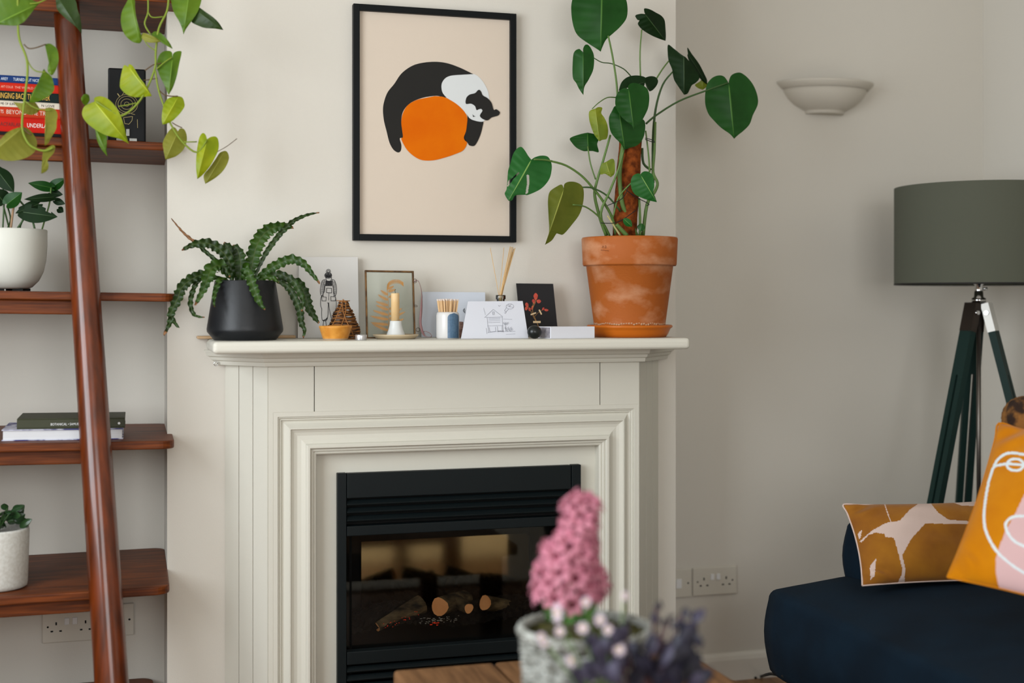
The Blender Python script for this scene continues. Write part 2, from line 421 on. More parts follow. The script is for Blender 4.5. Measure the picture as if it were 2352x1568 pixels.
def log(a, b, r, r2=None):
    mb = MB(); r2 = r2 or r; n = 14; d = (b-a).normalized(); s = d.cross(UP).normalized(); t = s.cross(d)
    rows = 10; ph = random.random()*9
    for k in range(rows+1):
        c = a+(b-a)*k/rows; rr_ = r+(r2-r)*k/rows
        for j in range(n):
            q = 2*PI*j/n; rj = rr_*(1+.07*math.sin(3*q+ph)+random.uniform(-.03, .03)); mb.vert(c+s*rj*math.cos(q)+t*rj*math.sin(q))
    for k in range(rows):
        for j in range(n): mb.face((k*n+j, k*n+(j+1) % n, (k+1)*n+(j+1) % n, (k+1)*n+j), 0, False)
    mb.face(range(n), 1); mb.face(range((rows+1)*n-1, rows*n-1, -1), 1)
    return mb
obj('log', log(P(866, 1440, -.045), P(968, 1388, .0), .012, .026), [M_bark, M_cut], fire)
obj('log', log(P(1010, 1393, -.03), P(1068, 1374, .1), .024, .022), [M_bark, M_cut], fire)
obj('log', log(P(1077, 1397, -.04), P(1040, 1376, .05), .013, .020), [M_bark, M_cut], fire)
obj('log', log(P(1114, 1384, -.03), P(1212, 1402, .06), .020, .019), [M_bark, M_cut], fire)
mb = MB()
for k in range(22):
    t = random.random(); p = P(885+75*t+random.uniform(-8, 8), 1436-32*t+random.uniform(-4, 10), -.066); mb.ell(p, .0014, .0013, .0009, 0, 5, 4)
for k in range(8): mb.ell(P(985+random.uniform(0, 22), 1430+random.uniform(-2, 6), -.065), .003, .002, .0012, 0, 5, 4)
obj('embers', mb, M_emb, fire)
mb = MB()
for k in range(50):
    t = random.random(); p = P(965+90*t, 1425-6*t+random.uniform(-6, 8), -.066); mb.ell(p, random.uniform(.001, .004), .002, .0009, 0, 5, 4)
obj('ash', mb, M_ash, fire)
M_fglass = glassmat('fire_glass', (.9, .9, .88), .02)
obj('glass_front', MB().box((lx0, YF+.032, fz(1498)), (lx1, YF+.034, fz(1209))), M_fglass, fire)

# ================================================================= LADDER SHELF
SH = [  # dz above eye of top face, right px of the front, front Y, tilt
    (P(385, 81, AL).z-H+.022, 414, -.10, -.010), (P(390, 384, AL).z-H+.024, 408, -.06, -.016), (P(400, 674, -.11).z-H, 406, -.11, -.015),
    (P(398, 1012, -.17).z-H, 401, -.17, -.012), (P(387, 1346, -.21).z-H, 390, -.21, .006), (P(330, 1562, AL-.03).z-H, 352, -.25, 0)]
shelf = thing('ladder_shelf', (-.45, .1, 0), 'tall red walnut ladder shelf leaning in the left alcove, its rail rounded', 'shelving unit')
XSL = -1.15
ZSH = []
def tilt(pv, s):
    c, sn = math.cos(s), math.sin(s)
    return lambda v: (pv.x+(v.x-pv.x)*c-(v.z-pv.z)*sn, v.y, pv.z+(v.x-pv.x)*sn+(v.z-pv.z)*c)
SHT = []
for k, (dz, px, yf, tl) in enumerate(SH):
    z = H+dz; xr = X(px, yf); th = .020 if k else .022; yb = AL-.004; r = .035
    if k == 5: yf = -.05; xr = X(352, AL-.05)
    pts = [V(XSL, yf, z-th)]
    for (cx, cy_, a0) in ((xr-r, yf+r, -PI/2), (xr-r, yb-r, 0)):
        for j in range(7): a = a0+PI/2*j/6; pts.append(V(cx+r*math.cos(a), cy_+r*math.sin(a), z-th))
    pts.append(V(XSL, yb, z-th))
    mb = MB().prism(pts, V(0, 0, th)); f = tilt(V(xr, 0, z), tl); mb.xf(f); SHT.append(f); ZSH.append(z)
    obj('shelf_board', mb, M_wood, shelf, bevel=.003)
    if k < 5:
        mb = MB().box((XSL+.1, yf+.03, z-th-.034), (X(170+16*k, yf+.03), yf+.055, z-th)); mb.xf(f); obj('batten', mb, M_wood, shelf, bevel=.003)
def shz(k, x): return SHT[k](V(x, 0, ZSH[k]))[2]
def rail(pa, pb, ra, rb):
    mb = MB(); pts = []; rs = []
    for k in range(13): t = k/12; pts.append(pa+(pb-pa)*t); rs.append(ra+(rb-ra)*t)
    mb.tube(pts, rs, 28, smoothpath=False); return mb
ra0 = P(150, -20, -.012); rb0 = P(256, 1560, -.31); dr = (rb0-ra0)
ra1 = ra0-dr*((ra0.z-1.98)/dr.z); rb1 = rb0-dr*((rb0.z-0)/dr.z)
obj('rail', rail(ra1, rb1, .030, .0385), M_railw, shelf)
off = V(-.92, 0, 0); obj('rail', rail(ra1+off, rb1+off-V(.15, 0, 0), .030, .0385), M_railw, shelf)

# ================================================================= PICTURE
YPF = -.022
pic = thing('framed_print', (X(1000, 0), 0, P(810, 551, YPF).z), 'black framed print of a sleeping cat curled around an orange on cream', 'picture')
fr_o = [P(813, 7, YPF), P(1187, 32, YPF), P(1186, 557, YPF), P(811, 551, YPF)]
x0, x1 = (fr_o[0].x+fr_o[3].x)/2, (fr_o[1].x+fr_o[2].x)/2; z1 = (fr_o[0].z+fr_o[1].z)/2; z0 = (fr_o[2].z+fr_o[3].z)/2
fw = .0165
for a in ((V(x0, YPF, z0), V(x0+fw, 0, z1)), (V(x1-fw, YPF, z0), V(x1, 0, z1)), (V(x0+fw, YPF, z1-fw), V(x1-fw, 0, z1)), (V(x0+fw, YPF, z0), V(x1-fw, 0, z0+fw))):
    obj('frame_bar', MB().box(a[0], a[1]), M_bframe, pic, bevel=.001)
yp = -.010
obj('paper', MB().box((x0+fw, yp, z0+fw), (x1-fw, -.002, z1-fw)), mat('print_cream', (204, 190, 174), .75, bump=.05), pic)
def artp(pts): return [(800+a*.36364, b*.36352) for a, b in pts]   # zoom crop to photo pixels
def layer(name, pts, m, lv, smooth=True):
    q = artp(c2(pts+[pts[0]], 5)[:-1] if smooth else pts); y = yp-.0004*lv
    return obj(name, MB().prism([P(a, b, y) for a, b in q], V(0, .0003, 0)), m, pic)
M_ablk = mat('print_charcoal', (38, 37, 35), .85, spec=.15); M_awht = mat('print_white', (206, 209, 209), .85, spec=.15)
M_aor = mat('print_orange', (204, 92, 2), .85, spec=.1, col2=(212, 106, 4), nscale=9)
body = [(790, 468), (700, 425), (620, 398), (545, 390), (460, 398), (395, 420), (335, 465), (290, 530), (250, 580), (228, 635), (219, 690), (225, 760), (242, 830), (260, 900), (285, 945), (315, 963), (332, 950), (335, 915), (325, 875), (345, 868), (345, 840), (335, 780), (340, 720), (365, 675), (410, 640), (480, 615), (560, 605), (620, 615), (680, 560), (720, 500)]
o = layer('cat_body', body, M_ablk, 1)
layer('cat_chest', [(795, 468), (720, 472), (650, 478), (612, 495), (590, 530), (592, 575), (610, 605), (640, 630), (690, 670), (730, 710), (752, 725), (775, 755), (850, 768), (900, 700), (890, 620), (880, 570), (850, 515), (820, 482)], M_awht, 2)
layer('cat_paw', [(752, 700), (752, 760), (742, 830), (730, 865), (735, 885), (752, 900), (765, 918), (795, 921), (815, 895), (835, 850), (848, 800), (850, 760), (800, 720)], M_ablk, 3)
layer('cat_muzzle', [(745, 655), (770, 652), (800, 665), (840, 690), (870, 740), (850, 768), (800, 762), (765, 745), (748, 710)], M_awht, 4)
layer('cat_head', [(829, 567), (840, 580), (850, 602), (880, 620), (905, 650), (918, 692), (935, 690), (955, 705), (957, 715), (945, 730), (905, 742), (880, 760), (850, 752), (832, 735), (835, 720), (847, 700), (840, 688), (825, 690), (810, 695), (800, 670), (775, 655), (743, 655), (745, 620), (765, 598), (800, 588), (818, 570)], M_ablk, 5)
layer('cat_nose', [(784, 720), (790, 730), (804, 735), (788, 738)], M_ablk, 5, False)
layer('orange_fruit', [(545, 607), (600, 612), (650, 635), (700, 670), (740, 715), (753, 760), (745, 820), (738, 870), (750, 905), (725, 950), (670, 975), (610, 995), (540, 1012), (470, 1012), (420, 990), (370, 945), (335, 880), (345, 865), (340, 820), (335, 770), (345, 715), (375, 665), (430, 632), (490, 618)], M_aor, 3)

# ================================================================= SOCKETS
def hole(mb, c, w_, h_, y): mb.box((c.x-w_/2, y, c.z-h_/2), (c.x+w_/2, y+.001, c.z+h_/2))
def socket(name, label, px0, px1, py, double=True, group=None):
    Y = AL; a = P(px0, py, Y-.009); wd = .146 if double else .086; xa = a.x if double else P(px1, py, Y-.009).x-wd; xb = xa+wd
    z = a.z; t = thing(name, (xa+wd/2, Y, z-.043), label, 'socket', group)
    obj('face_plate', MB().box((xa, Y-.009, z-.043), (xb, Y, z+.043)), M_plast, t, bevel=.003)
    hb = MB(); sw = MB()
    if double:
        for cx_, s in ((xa+.036, 1), (xb-.036, -1)):
            hole(hb, V(cx_, 0, z+.008), .004, .008, Y-.0098); hole(hb, V(cx_-.011, 0, z-.012), .0065, .004, Y-.0098); hole(hb, V(cx_+.011, 0, z-.012), .0065, .004, Y-.0098)
            hb.ell(V(cx_-s*.021, Y-.009, z-.0), .0028, .001, .0028, 0, 10, 4)
        for cx_ in (xa+.063, xb-.063): obj('rocker_switch', MB().box((cx_-.006, Y-.0125, z+.004), (cx_+.006, Y-.009, z+.022)), M_white, t, bevel=.001)
    else:
        hb.ell(V(xa+.012, Y-.009, z), .003, .001, .003, 0, 10, 4); hb.ell(V(xb-.012, Y-.009, z), .003, .001, .003, 0, 10, 4)
        obj('rocker_switch', MB().box((xa+.034, Y-.012, z-.014), (xa+.052, Y-.009, z+.014)), M_white, t, bevel=.001)
    obj('pin_holes', hb, M_dark, t)
    return t
socket('double_socket', 'white double wall socket low on the right alcove wall beside the sofa', 1592, 1695, 1337)
socket('fused_switch', 'narrow white switched wall plate half hidden by the chimney breast edge', 1546, 1589, 1341, False)
socket('double_socket', 'white double wall socket below the lowest visible ladder shelf board', 96, 218, 1441)
socket('fused_switch', 'white switched wall plate just right of the ladder rail under the shelves', 250, 308, 1425, False)

# ================================================================= WALL SCONCE
cs = P(1890, 193, AL); R = (P(1998, 193, AL).x-P(1783, 193, AL).x)/2
sc = thing('wall_sconce', (cs.x, AL, cs.z-.1), 'plain plaster half bowl wall light on the right alcove wall', 'wall light')
cc = V((P(1998, 193, AL).x+P(1783, 193, AL).x)/2, AL, cs.z)
pf = [(R-.012, -.01), (R-.004, .0), (R, -.001), (R-.002, -.006), (R-.018, -.022), (R-.021, -.0225), (R-.023, -.024), (R-.026, -.032), (R-.040, -.052), (R-.062, -.070), (R-.09, -.084), (R-.098, -.087), (R-.100, -.090), (R-.099, -.096), (R-.104, -.097), (.001, -.097)]
pf = [(max(r, .001), z) for r, z in pf]
axs = (V(1, 0, 0), V(0, -.72, 0), V(0, 0, 1))
M_plaster = mat('plaster_white', (196, 190, 178), .7)
obj('bowl', MB().lathe(cc, pf[4:], 40, 0, 0, PI, axis=axs), M_plaster, sc)
obj('rim_band', MB().lathe(cc, [(R-.03, -.02)]+pf[:6], 40, 0, 0, PI, axis=axs), M_plaster, sc)

# ================================================================= POT HELPERS
def sg(z): return z
def pothull(name, c, prof, m, parent, seg=56, label=None): return obj(name, MB().lathe(c, prof, seg), m, parent, label=label)
# ---- leaf
HEART = [(0, 0), (-.05, .09), (-.12, .2), (-.155, .32), (-.15, .46), (-.10, .62), (.0, .80), (.12, .93), (.26, 1.0), (.40, .98), (.54, .87), (.68, .68), (.80, .46), (.90, .24), (.96, .10), (1.0, 0)]
OVAL = [(0, 0), (.03, .25), (.1, .5), (.22, .78), (.36, .95), (.5, 1.0), (.64, .93), (.78, .7), (.9, .38), (.97, .14), (1, 0)]
def leaf(mb, B, T, wd, roll=0, fold=.15, droop=.06, prof=HEART, m=0, mv=1, curl=0, K=5, wL=1, wR=1, rib=.035, wave=0, notch=None):
    L = (T-B).length; u = (T-B)/L; mid = (B+T)/2; v = (mid-CAM).normalized(); s = u.cross(v).normalized(); n = s.cross(u).normalized()
    if n.dot(v) > 0: n = -n
    c, sn = math.cos(roll), math.sin(roll); s2 = s*c+n*sn; n2 = n*c-s*sn
    hw = wd/2; pr_, _ = crom([Vector((a, b)) for a, b in prof], [0]*len(prof), 3)
    def pt(t, x):
        tt = max(t, 0)
        return B+u*(L*t)+n2*(droop*L*(math.sin(PI*min(1, tt))) - curl*L*tt*tt)+s2*x+n2*(-fold*abs(x)+wave*L*math.sin(t*17+x*60)*abs(x)/hw)
    ws = [0, rib/.5*.5, .3, .6, .85, 1.0]
    for side, wf in ((1, wL), (-1, wR)):
        i0 = len(mb.v)
        for q in pr_:
            tm = max(q[0], 0) if q[0] > .02 else max(q[0]*.3, 0)
            for f in ws:
                mb.vert(pt(tm+(q[0]-tm)*f**1.3, side*q[1]*hw*wf*f))
        nn = len(ws)
        for k in range(len(pr_)-1):
            if notch and any(a < k/(len(pr_)-1) < b and (sd == 0 or sd == side) for a, b, sd in notch): lim = 3
            else: lim = nn-1
            for j in range(lim):
                a = i0+k*nn+j; idx = (a, a+1, a+nn+1, a+nn) if side > 0 else (a+nn, a+nn+1, a+1, a)
                mb.face(idx, mv if j == 0 else m, True)
    return mb
def tleaf(B, T, left, right, mats, y, yt=None, fold=.25, droop=.25, sc=.2933, off=(1140, 0), holes=(), vein=True, par=None, res=5):
    """leaf whose two margins run from the base to the tip; the blade folds and droops in depth"""
    yt = y if yt is None else yt; f = lambda q: (off[0]+q[0]*sc, off[1]+q[1]*sc)
    B, T = f(B), f(T); mb = MB(); L = math.hypot(T[0]-B[0], T[1]-B[1]); ux, uy_ = (T[0]-B[0])/L, (T[1]-B[1])/L
    m_ = .00105
    for side, mg in ((1, left), (-1, right)):
        pts = c2([B]+[f(q) for q in mg]+[T], res); n_ = len(pts); i0 = len(mb.v); ws = [0, .03, .15, .3, .5, .7, .86, 1.0] if res < 8 else [0, .03]+[.03+.97*e/26 for e in range(1, 27)]; nn = len(ws)
        for k, (px, py) in enumerate(pts):
            t = ((px-B[0])*ux+(py-B[1])*uy_)/L; t = max(0, min(1, t)); t = t*.75+(k/(n_-1))*.25
            t = min(1, t); cx_, cy_ = B[0]+ux*L*t, B[1]+uy_*L*t
            for w_ in ws:
                qx, qy = cx_+(px-cx_)*w_, cy_+(py-cy_)*w_; dd = math.hypot(qx-cx_, qy-cy_)*m_
                dy = y+(yt-y)*t + fold*dd*(1-.35*w_) + droop*L*m_*(t-.35)**2 - .0012*math.sin(9*t+3*w_)*w_
                if vein: dy += .0006*math.sin(t*46)*min(1, w_*2)
                mb.vert(P(qx, qy, dy))
        for k in range(n_-1):
            for j in range(nn-1):
                q = i0+k*nn+j; idx = (q, q+1, q+nn+1, q+nn)
                if holes:
                    c_ = sum((mb.v[e] for e in idx), Vector((0, 0, 0)))/4; pj = proj(c_); pj = ((pj[0]-off[0])/sc, (pj[1]-off[1])/sc)
                    if any(inpoly(*pj, h) for h in holes): continue
                mb.face(idx if side > 0 else idx[::-1], 1 if j == 0 else 0, True)
    return obj('leaf', mb, mats, par or mon)
# ================================================================= MANTEL: FERN IN BLACK POT
YB = -.14
def mz(): return ZS
pc = P(563, 780, YB); pc.z = ZS; s_ = (P(651, 700, YB)-P(475, 700, YB)).length/176
fern = thing('potted_fern', pc, 'crinkle leaved fern in a matt charcoal pot on the left end of the mantel', 'potted plant')
M_cpot = mat('charcoal_pot', (22, 24, 27), .42, col2=(17, 19, 22), nscale=25, bump=.15, bscale=90)
def zz(py, px=563, Y=YB): return P(px, py, Y).z-ZS
zt = zz(644)
pr = [(.001, 0), (70*s_, 0), (73*s_, .002), (87*s_, .020), (88*s_, .026), (87*s_, .034), (70*s_, zt-.002), (69*s_, zt), (65*s_, zt), (65*s_, zt-.02), (.001, zt-.02)]
obj('pot', MB().lathe(pc, pr[:-1], 64), M_cpot, fern)
obj('soil', MB().lathe(pc, [(65*s_, zt-.02), (.001, zt-.017)], 32), M_soil, fern)
M_fr = [mat('fern_green_deep', (24, 42, 8), .45, trans=.1, col2=(40, 66, 18), nscale=40), mat('fern_rib', (62, 76, 26), .5), mat('fern_brown_tip', (122, 84, 50), .6)]
M_fr2 = [mat('fern_green_bright', (52, 82, 16), .42, trans=.12, col2=(32, 62, 14), nscale=40), M_fr[1], M_fr[2]]
def frond(pts, wpx, y0, y1, bright=False, roll=0, brown=.94, name='frond', sc=.2551, ox=370, oy=460, thin=1):
    P3 = [P(ox+a*sc, oy+b*sc, y0+(y1-y0)*k/(len(pts)-1)) for k, (a, b) in enumerate(pts)]
    P3, _ = crom(P3, [0]*len(P3), 12); n = len(P3); hw = wpx*sc/2/900*thin
    mb = MB(); ph = random.random()*6; L = sum((P3[k+1]-P3[k]).length for k in range(n-1)); acc = 0
    for k in range(n):
        t = k/(n-1); d = (P3[min(k+1, n-1)]-P3[max(k-1, 0)]).normalized(); v = (P3[k]-CAM).normalized()
        s = d.cross(v).normalized(); nn = s.cross(d).normalized(); nn = -nn if nn.dot(v) > 0 else nn
        c, sn = math.cos(roll), math.sin(roll); s, nn = s*c+nn*sn, nn*c-s*sn
        if k: acc += (P3[k]-P3[k-1]).length
        wv = hw*min(1, .35+t*3)*(1-max(0, (t-.45)/.55)**1.6*.85)
        for e in (-1, -.66, -.05, .05, .66, 1):
            ed = abs(e)**2; ww = wv*(1+.17*ed*math.sin(acc*430+ph+e*.6)+.08*ed*math.sin(acc*250+ph*2))
            p = P3[k]+s*(e*ww)+nn*(ed*.0055*math.sin(acc*390+ph+e*2.2)+abs(e)*wv*.25)
            mb.vert(p)
    for k in range(n-1):
        for j in range(5):
            a = k*6+j; mt = 2 if k/(n-1) > brown else (1 if j == 2 else 0)
            mb.face((a, a+1, a+7, a+6), mt, True)
    return obj(name, mb, M_fr2 if bright else M_fr, fern)
frond([(600, 700), (560, 600), (410, 470), (320, 390), (200, 290), (90, 160)], 34, -.14, -.12, brown=.6)
frond([(650, 700), (620, 570), (560, 470), (450, 395), (350, 385), (260, 410), (185, 450)], 85, -.15, -.17)
frond([(700, 720), (670, 560), (610, 440), (565, 380)], 120, -.13, -.11)
frond([(710, 720), (715, 560), (690, 450), (650, 400)], 100, -.15, -.13)
frond([(790, 720), (820, 580), (850, 440), (910, 320), (1000, 250), (1130, 232), (1190, 245)], 120, -.14, -.10, True)
frond([(840, 700), (930, 500), (1040, 340), (1130, 240), (1200, 180), (1320, 130), (1425, 110)], 46, -.15, -.13)
frond([(850, 710), (960, 630), (1080, 560), (1180, 530), (1280, 570), (1350, 650), (1430, 750)], 80, -.15, -.19, True)
frond([(900, 710), (1050, 665), (1180, 720), (1240, 810), (1275, 900), (1265, 1000)], 65, -.16, -.2)
frond([(1000, 700), (1130, 770), (1200, 870), (1250, 1000), (1262, 1100), (1290, 1170), (1278, 1240)], 62, -.16, -.21)
frond([(1060, 690), (1220, 740), (1290, 830), (1330, 960), (1380, 1050), (1422, 1105)], 85, -.13, -.17)
frond([(780, 700), (785, 650), (820, 750), (860, 850), (895, 930), (937, 985)], 75, -.2, -.245, True)
frond([(620, 690), (540, 590), (460, 610), (420, 700), (380, 800), (305, 945)], 105, -.16, -.21, True)
frond([(560, 720), (400, 670), (290, 700), (190, 780), (150, 880), (95, 1000), (75, 1110), (25, 1215)], 85, -.14, -.2)
frond([(420, 690), (330, 730), (285, 820), (265, 920), (285, 1010), (330, 1045), (392, 1052)], 42, -.15, -.19)
frond([(600, 710), (530, 715), (495, 800), (478, 880), (480, 960)], 46, -.17, -.23, True)
frond([(92, 1040), (120, 1100), (163, 1148)], 34, -.19, -.2)
frond([(650, 720), (600, 640), (570, 600), (620, 690)], 60, -.17, -.18)
frond([(740, 720), (760, 640), (770, 590), (800, 640)], 70, -.16, -.17, True)
frond([(880, 715), (940, 690), (1010, 700), (1060, 740)], 50, -.19, -.2, True)
# thin wooden board behind and under the pot
a = P(452, 772, -.02); b = P(677, 775, -.02)
tag(obj('wooden_board', MB().box((a.x, -.044, ZS+.0005), (b.x, -.002, ZS+.0075)), mat('pale_board', (196, 166, 130), .6, col2=(170, 138, 100), nscale=20, stretch=(1, 6, 10)), bevel=.002), 'thin pale wooden board lying behind the charcoal fern pot', 'board')

# ================================================================= CARDS ON THE MANTEL
def slabcard(name, corners, n0, Y0, Y1, th, m, parent):
    """corners px: tl tr br bl ; plane through bottom at Y0 and top at Y1"""
    pb = P(*corners[3], Y0); pt_ = P(*corners[0], Y1); pb.z = ZS+.001
    n = V(0, -(pt_.z-pb.z), Y1-Y0)*-1; n = V(0, -(pt_.z-pb.z), (Y1-Y0)).normalized()
    pts = [onp(a, b, pb, n) for a, b in corners]
    for q in (2, 3): pts[q].z = ZS+.0006; pts[q].y = Y0
    return obj(name, MB().prism(pts, -n*th), m, parent, bevel=.0004 if th > .002 else 0), pb, n
cvt = thing('sketch_canvas', (X(755, -.03), -.03, ZS), 'white board with an ink sketch of a person in dungarees, leaning on the wall', 'artwork')
o, p0, n = slabcard('board', [(687, 590), (822, 590), (825, 778), (684, 778)], None, -.04, -.022, .011, mat('sketch_board', (204, 202, 198), .7), cvt)
def z5(pts): return [(670+a*.17007, 560+b*.17007) for a, b in pts]
ink = MB(); W = .0011; p0 = p0+n*.0006
def S(pts, w=W, closed=False, c=False): stroke(ink, z5(c2(pts) if c else pts), w, p0, n, 0, closed)
S(circ(495, 370, 28, n=14), W, True); S(circ(495, 371, 14, n=10), W, True); S(circ(493, 425, 47, 38, n=18), W*1.3, True)
for k in range(9): S([(452+k*10, 405+abs(k-4)*3), (470+k*6, 455-abs(k-4)*2)], W*1.2)
for k in range(6): S([(455, 400+k*10), (535, 405+k*9)], W)
S([(460, 455), (470, 490), (500, 510), (530, 490), (538, 452)], W, c=True)
S([(455, 480), (415, 495), (395, 560), (385, 630), (395, 690), (420, 690), (440, 600), (440, 560)], W, c=True)
S([(540, 478), (575, 490), (595, 540), (607, 620), (595, 690), (570, 690), (560, 600), (555, 560)], W, c=True)
for k in range(13): S([(458+k*7, 492+8*math.sin(k*.25)), (455+k*7, 560)], W*.9)
for k in range(6): S([(455, 505+k*10), (545, 505+k*10)], W*.8)
for k in range(12): S([(408-k*1.3, 510+k*14), (437-k*.5, 512+k*14)], W*.8); S([(560+k*.5, 512+k*14), (588+k*1, 510+k*14)], W*.8)
S([(440, 490), (435, 550), (460, 555)], W*1.2); S([(550, 490), (552, 550), (535, 555)], W*1.2)
S([(448, 565), (560, 565), (562, 640), (590, 700)], W); S([(448, 565), (445, 640), (405, 705)], W)
S([(470, 597), (540, 600), (540, 660), (470, 657)], W*1.2, True); S([(503, 665), (500, 760)], W*.8)
S([(403, 712), (467, 718), (462, 770), (410, 768)], W, True); S([(527, 710), (592, 714), (590, 766), (530, 768)], W, True)
S([(403, 700), (390, 760), (392, 830), (405, 880), (403, 940), (415, 1030), (470, 1030), (488, 960), (492, 860), (495, 800)], W*1.1, c=True)
S([(483, 797), (503, 797)], W*1.3); S([(500, 800), (508, 880), (525, 960), (540, 1030)], W*1.1, c=True)
S([(592, 720), (603, 800), (600, 860)], W); S([(420, 1035), (460, 1022), (478, 1000)], W*2); S([(432, 1040), (420, 1110)], W); S([(458, 1040), (470, 1110)], W)
S([(415, 690), (412, 715)], W); S([(425, 690), (432, 715)], W); S([(572, 690), (565, 712)], W); S([(588, 690), (585, 712)], W)
obj('ink_drawing', ink, M_ink, cvt)

# pale blue card behind the match pot
bc = thing('blank_card', (X(1040, -.03), -.03, ZS), 'pale blue grey card leaning on the wall behind the match pot', 'card')
o, p0, n = slabcard('card_sheet', [(970, 670), (1114, 671), (1117, 778), (968, 778)], None, -.045, -.015, .0015, mat('pale_blue_card', (196, 202, 212), .7), bc)
ink = MB(); p0 = p0+n*.0004
for k in range(3): stroke(ink, [(1066, 711+k*3), (1068, 712+k*3)], .0012, p0, n)
stroke(ink, c2([(1067, 708), (1064, 713), (1067, 718)]), .001, p0, n)
obj('pen_marks', ink, M_ink, bc)

# glass frame with pressed fern
gf = thing('glass_frame', (X(897, -.09), -.09, ZS), 'small brass edged glass frame holding a pressed brown fern', 'frame')
cr = [(840, 622), (948.5, 624), (953, 776.5), (843.5, 777)]; Y0, Y1 = -.095, -.072
pb = P(*cr[3], Y0); ptp = P(*cr[0], Y1); n = V(0, -(ptp.z-pb.z), (Y1-Y0)).normalized()
G = [onp(a, b, pb, n) for a, b in cr]
for q in (2, 3): G[q] = V(G[q].x, Y0, ZS+.001)
M_brass = mat('aged_brass', (112, 82, 48), .4, metal=.7, col2=(72, 52, 34), nscale=60)
for a, b in ((0, 1), (1, 2), (2, 3), (3, 0)):
    d = (G[b]-G[a]).normalized(); s = n.cross(d)*.0022
    obj('frame_bar', MB().obox((G[a]+G[b])/2-n*.003, (G[b]-G[a])/2+d*.0022, s, n*.004), M_brass, gf, bevel=.0006)
obj('glass_pane', MB().prism([g-n*.003 for g in G], n*.0015), glassmat('frame_glass', (.93, .96, .94), .07), gf)
M_pf = mat('pressed_fern', (176, 126, 66), .8)
pf_ = MB(); pp = pb-n*.0005
def z5p(a, b): return onp(670+a*.17007, 560+b*.17007, pb, n)-n*.0005
stem_ = c2([(1300, 1190), (1312, 1050), (1312, 900), (1305, 780), (1298, 680), (1290, 600), (1310, 545), (1370, 510), (1450, 510), (1505, 545)], 6)
pf_.tube([z5p(*q) for q in stem_], .0006, 5, smoothpath=False)
def pinna(x, y, dx, dy, ln):
    k = 0; L = math.hypot(dx, dy); dx /= L; dy /= L; N_ = int(ln/11)
    prev = (x, y)
    pts = []
    for k in range(N_+1):
        t = k/N_; bend = 18*t*t; pts.append((x+dx*ln*t, y+dy*ln*t-bend))
    pf_.tube([z5p(*q) for q in pts], .00035, 4, smoothpath=False)
    for k in range(1, N_):
        w_ = 30*(1-abs(k/N_-.35))*(1 if k < N_*.9 else .5)
        for s in (-1, 1):
            qx, qy = pts[k]; nx, ny = -dy*s, dx*s
            pf_.prism([z5p(qx-5*dx, qy-5*dy), z5p(qx+nx*w_*.6+3*dx, qy+ny*w_*.6+3*dy), z5p(qx+nx*w_+10*dx, qy+ny*w_+10*dy), z5p(qx+nx*w_*.5+9*dx, qy+ny*w_*.5+9*dy), z5p(qx+5*dx, qy+5*dy)], n*.0002)
for (x, y, dx, dy, ln) in ((1305, 1170, -1, -.35, 230), (1308, 1090, -1, -.05, 240), (1310, 1020, -1, -.12, 250), (1310, 960, -1, -.22, 215), (1310, 890, -1, -.28, 180), (1308, 830, -1, -.22, 175), (1305, 760, -1, -.42, 150), (1300, 690, -1, -.5, 110), (1298, 640, 1, -.1, 110), (1292, 605, 1, -.2, 90), (1312, 1080, 1, -.25, 210), (1312, 1010, 1, -.35, 235), (1312, 950, 1, -.35, 190), (1310, 880, 1, -.3, 150), (1308, 720, 1, -.3, 140)):
    pinna(x, y, dx, dy, ln)
for k, (a, b) in enumerate(stem_[30:]):
    for s in (-1, 1): pf_.prism([z5p(a-4, b), z5p(a+3*s, b+s*26), z5p(a+7+3*s, b+s*30), z5p(a+4, b)], n*.0002)
obj('pressed_fern', pf_, M_pf, gf)
mb = MB()
for (a, b) in ((950, 645), (957, 757)):
    c = P(a+3, b, -.08); mb.tube([c+V(.005*math.cos(q), 0, .005*math.sin(q)) for q in [2*PI*k/12 for k in range(13)]], .0007, 5, smoothpath=False)
mb.tube([P(951, 701, -.085), P(957, 701, -.085), P(958, 704, -.085), P(952, 704, -.085)], .0006, 5)
obj('ring', mb, M_brass, gf)
rb = MB(); pts = [P(670+a*.17007, 560+b*.17007, y) for a, b, y in ((1655, 510, -.082), (1700, 492, -.085), (1735, 560, -.09), (1758, 680, -.09), (1755, 800, -.09), (1745, 950, -.09), (1738, 1060, -.09), (1760, 1170, -.095), (1800, 1240, -.10), (1850, 1255, -.11), (1890, 1245, -.105), (1860, 1200, -.1), (1800, 1180, -.095), (1765, 1190, -.09))]
pts, _ = crom(pts, [0]*len(pts), 6)
for k, p in enumerate(pts):
    d = (pts[min(k+1, len(pts)-1)]-pts[max(k-1, 0)]).normalized(); tw = .5+.7*math.sin(k*.13); s = (V(1, 0, 0)*math.cos(tw)+V(0, 1, 0)*math.sin(tw)); s = (s-d*s.dot(d)).normalized()
    rb.vert(p-s*.0032); rb.vert(p+s*.0032)
for k in range(len(pts)-1): rb.face((2*k, 2*k+1, 2*k+3, 2*k+2), 0, True)
for v in rb.v: v.z = max(v.z, ZS+.0006)
obj('ribbon', rb, mat('mauve_ribbon', (142, 104, 104), .5, sheen=.4), gf, solid=.0006)

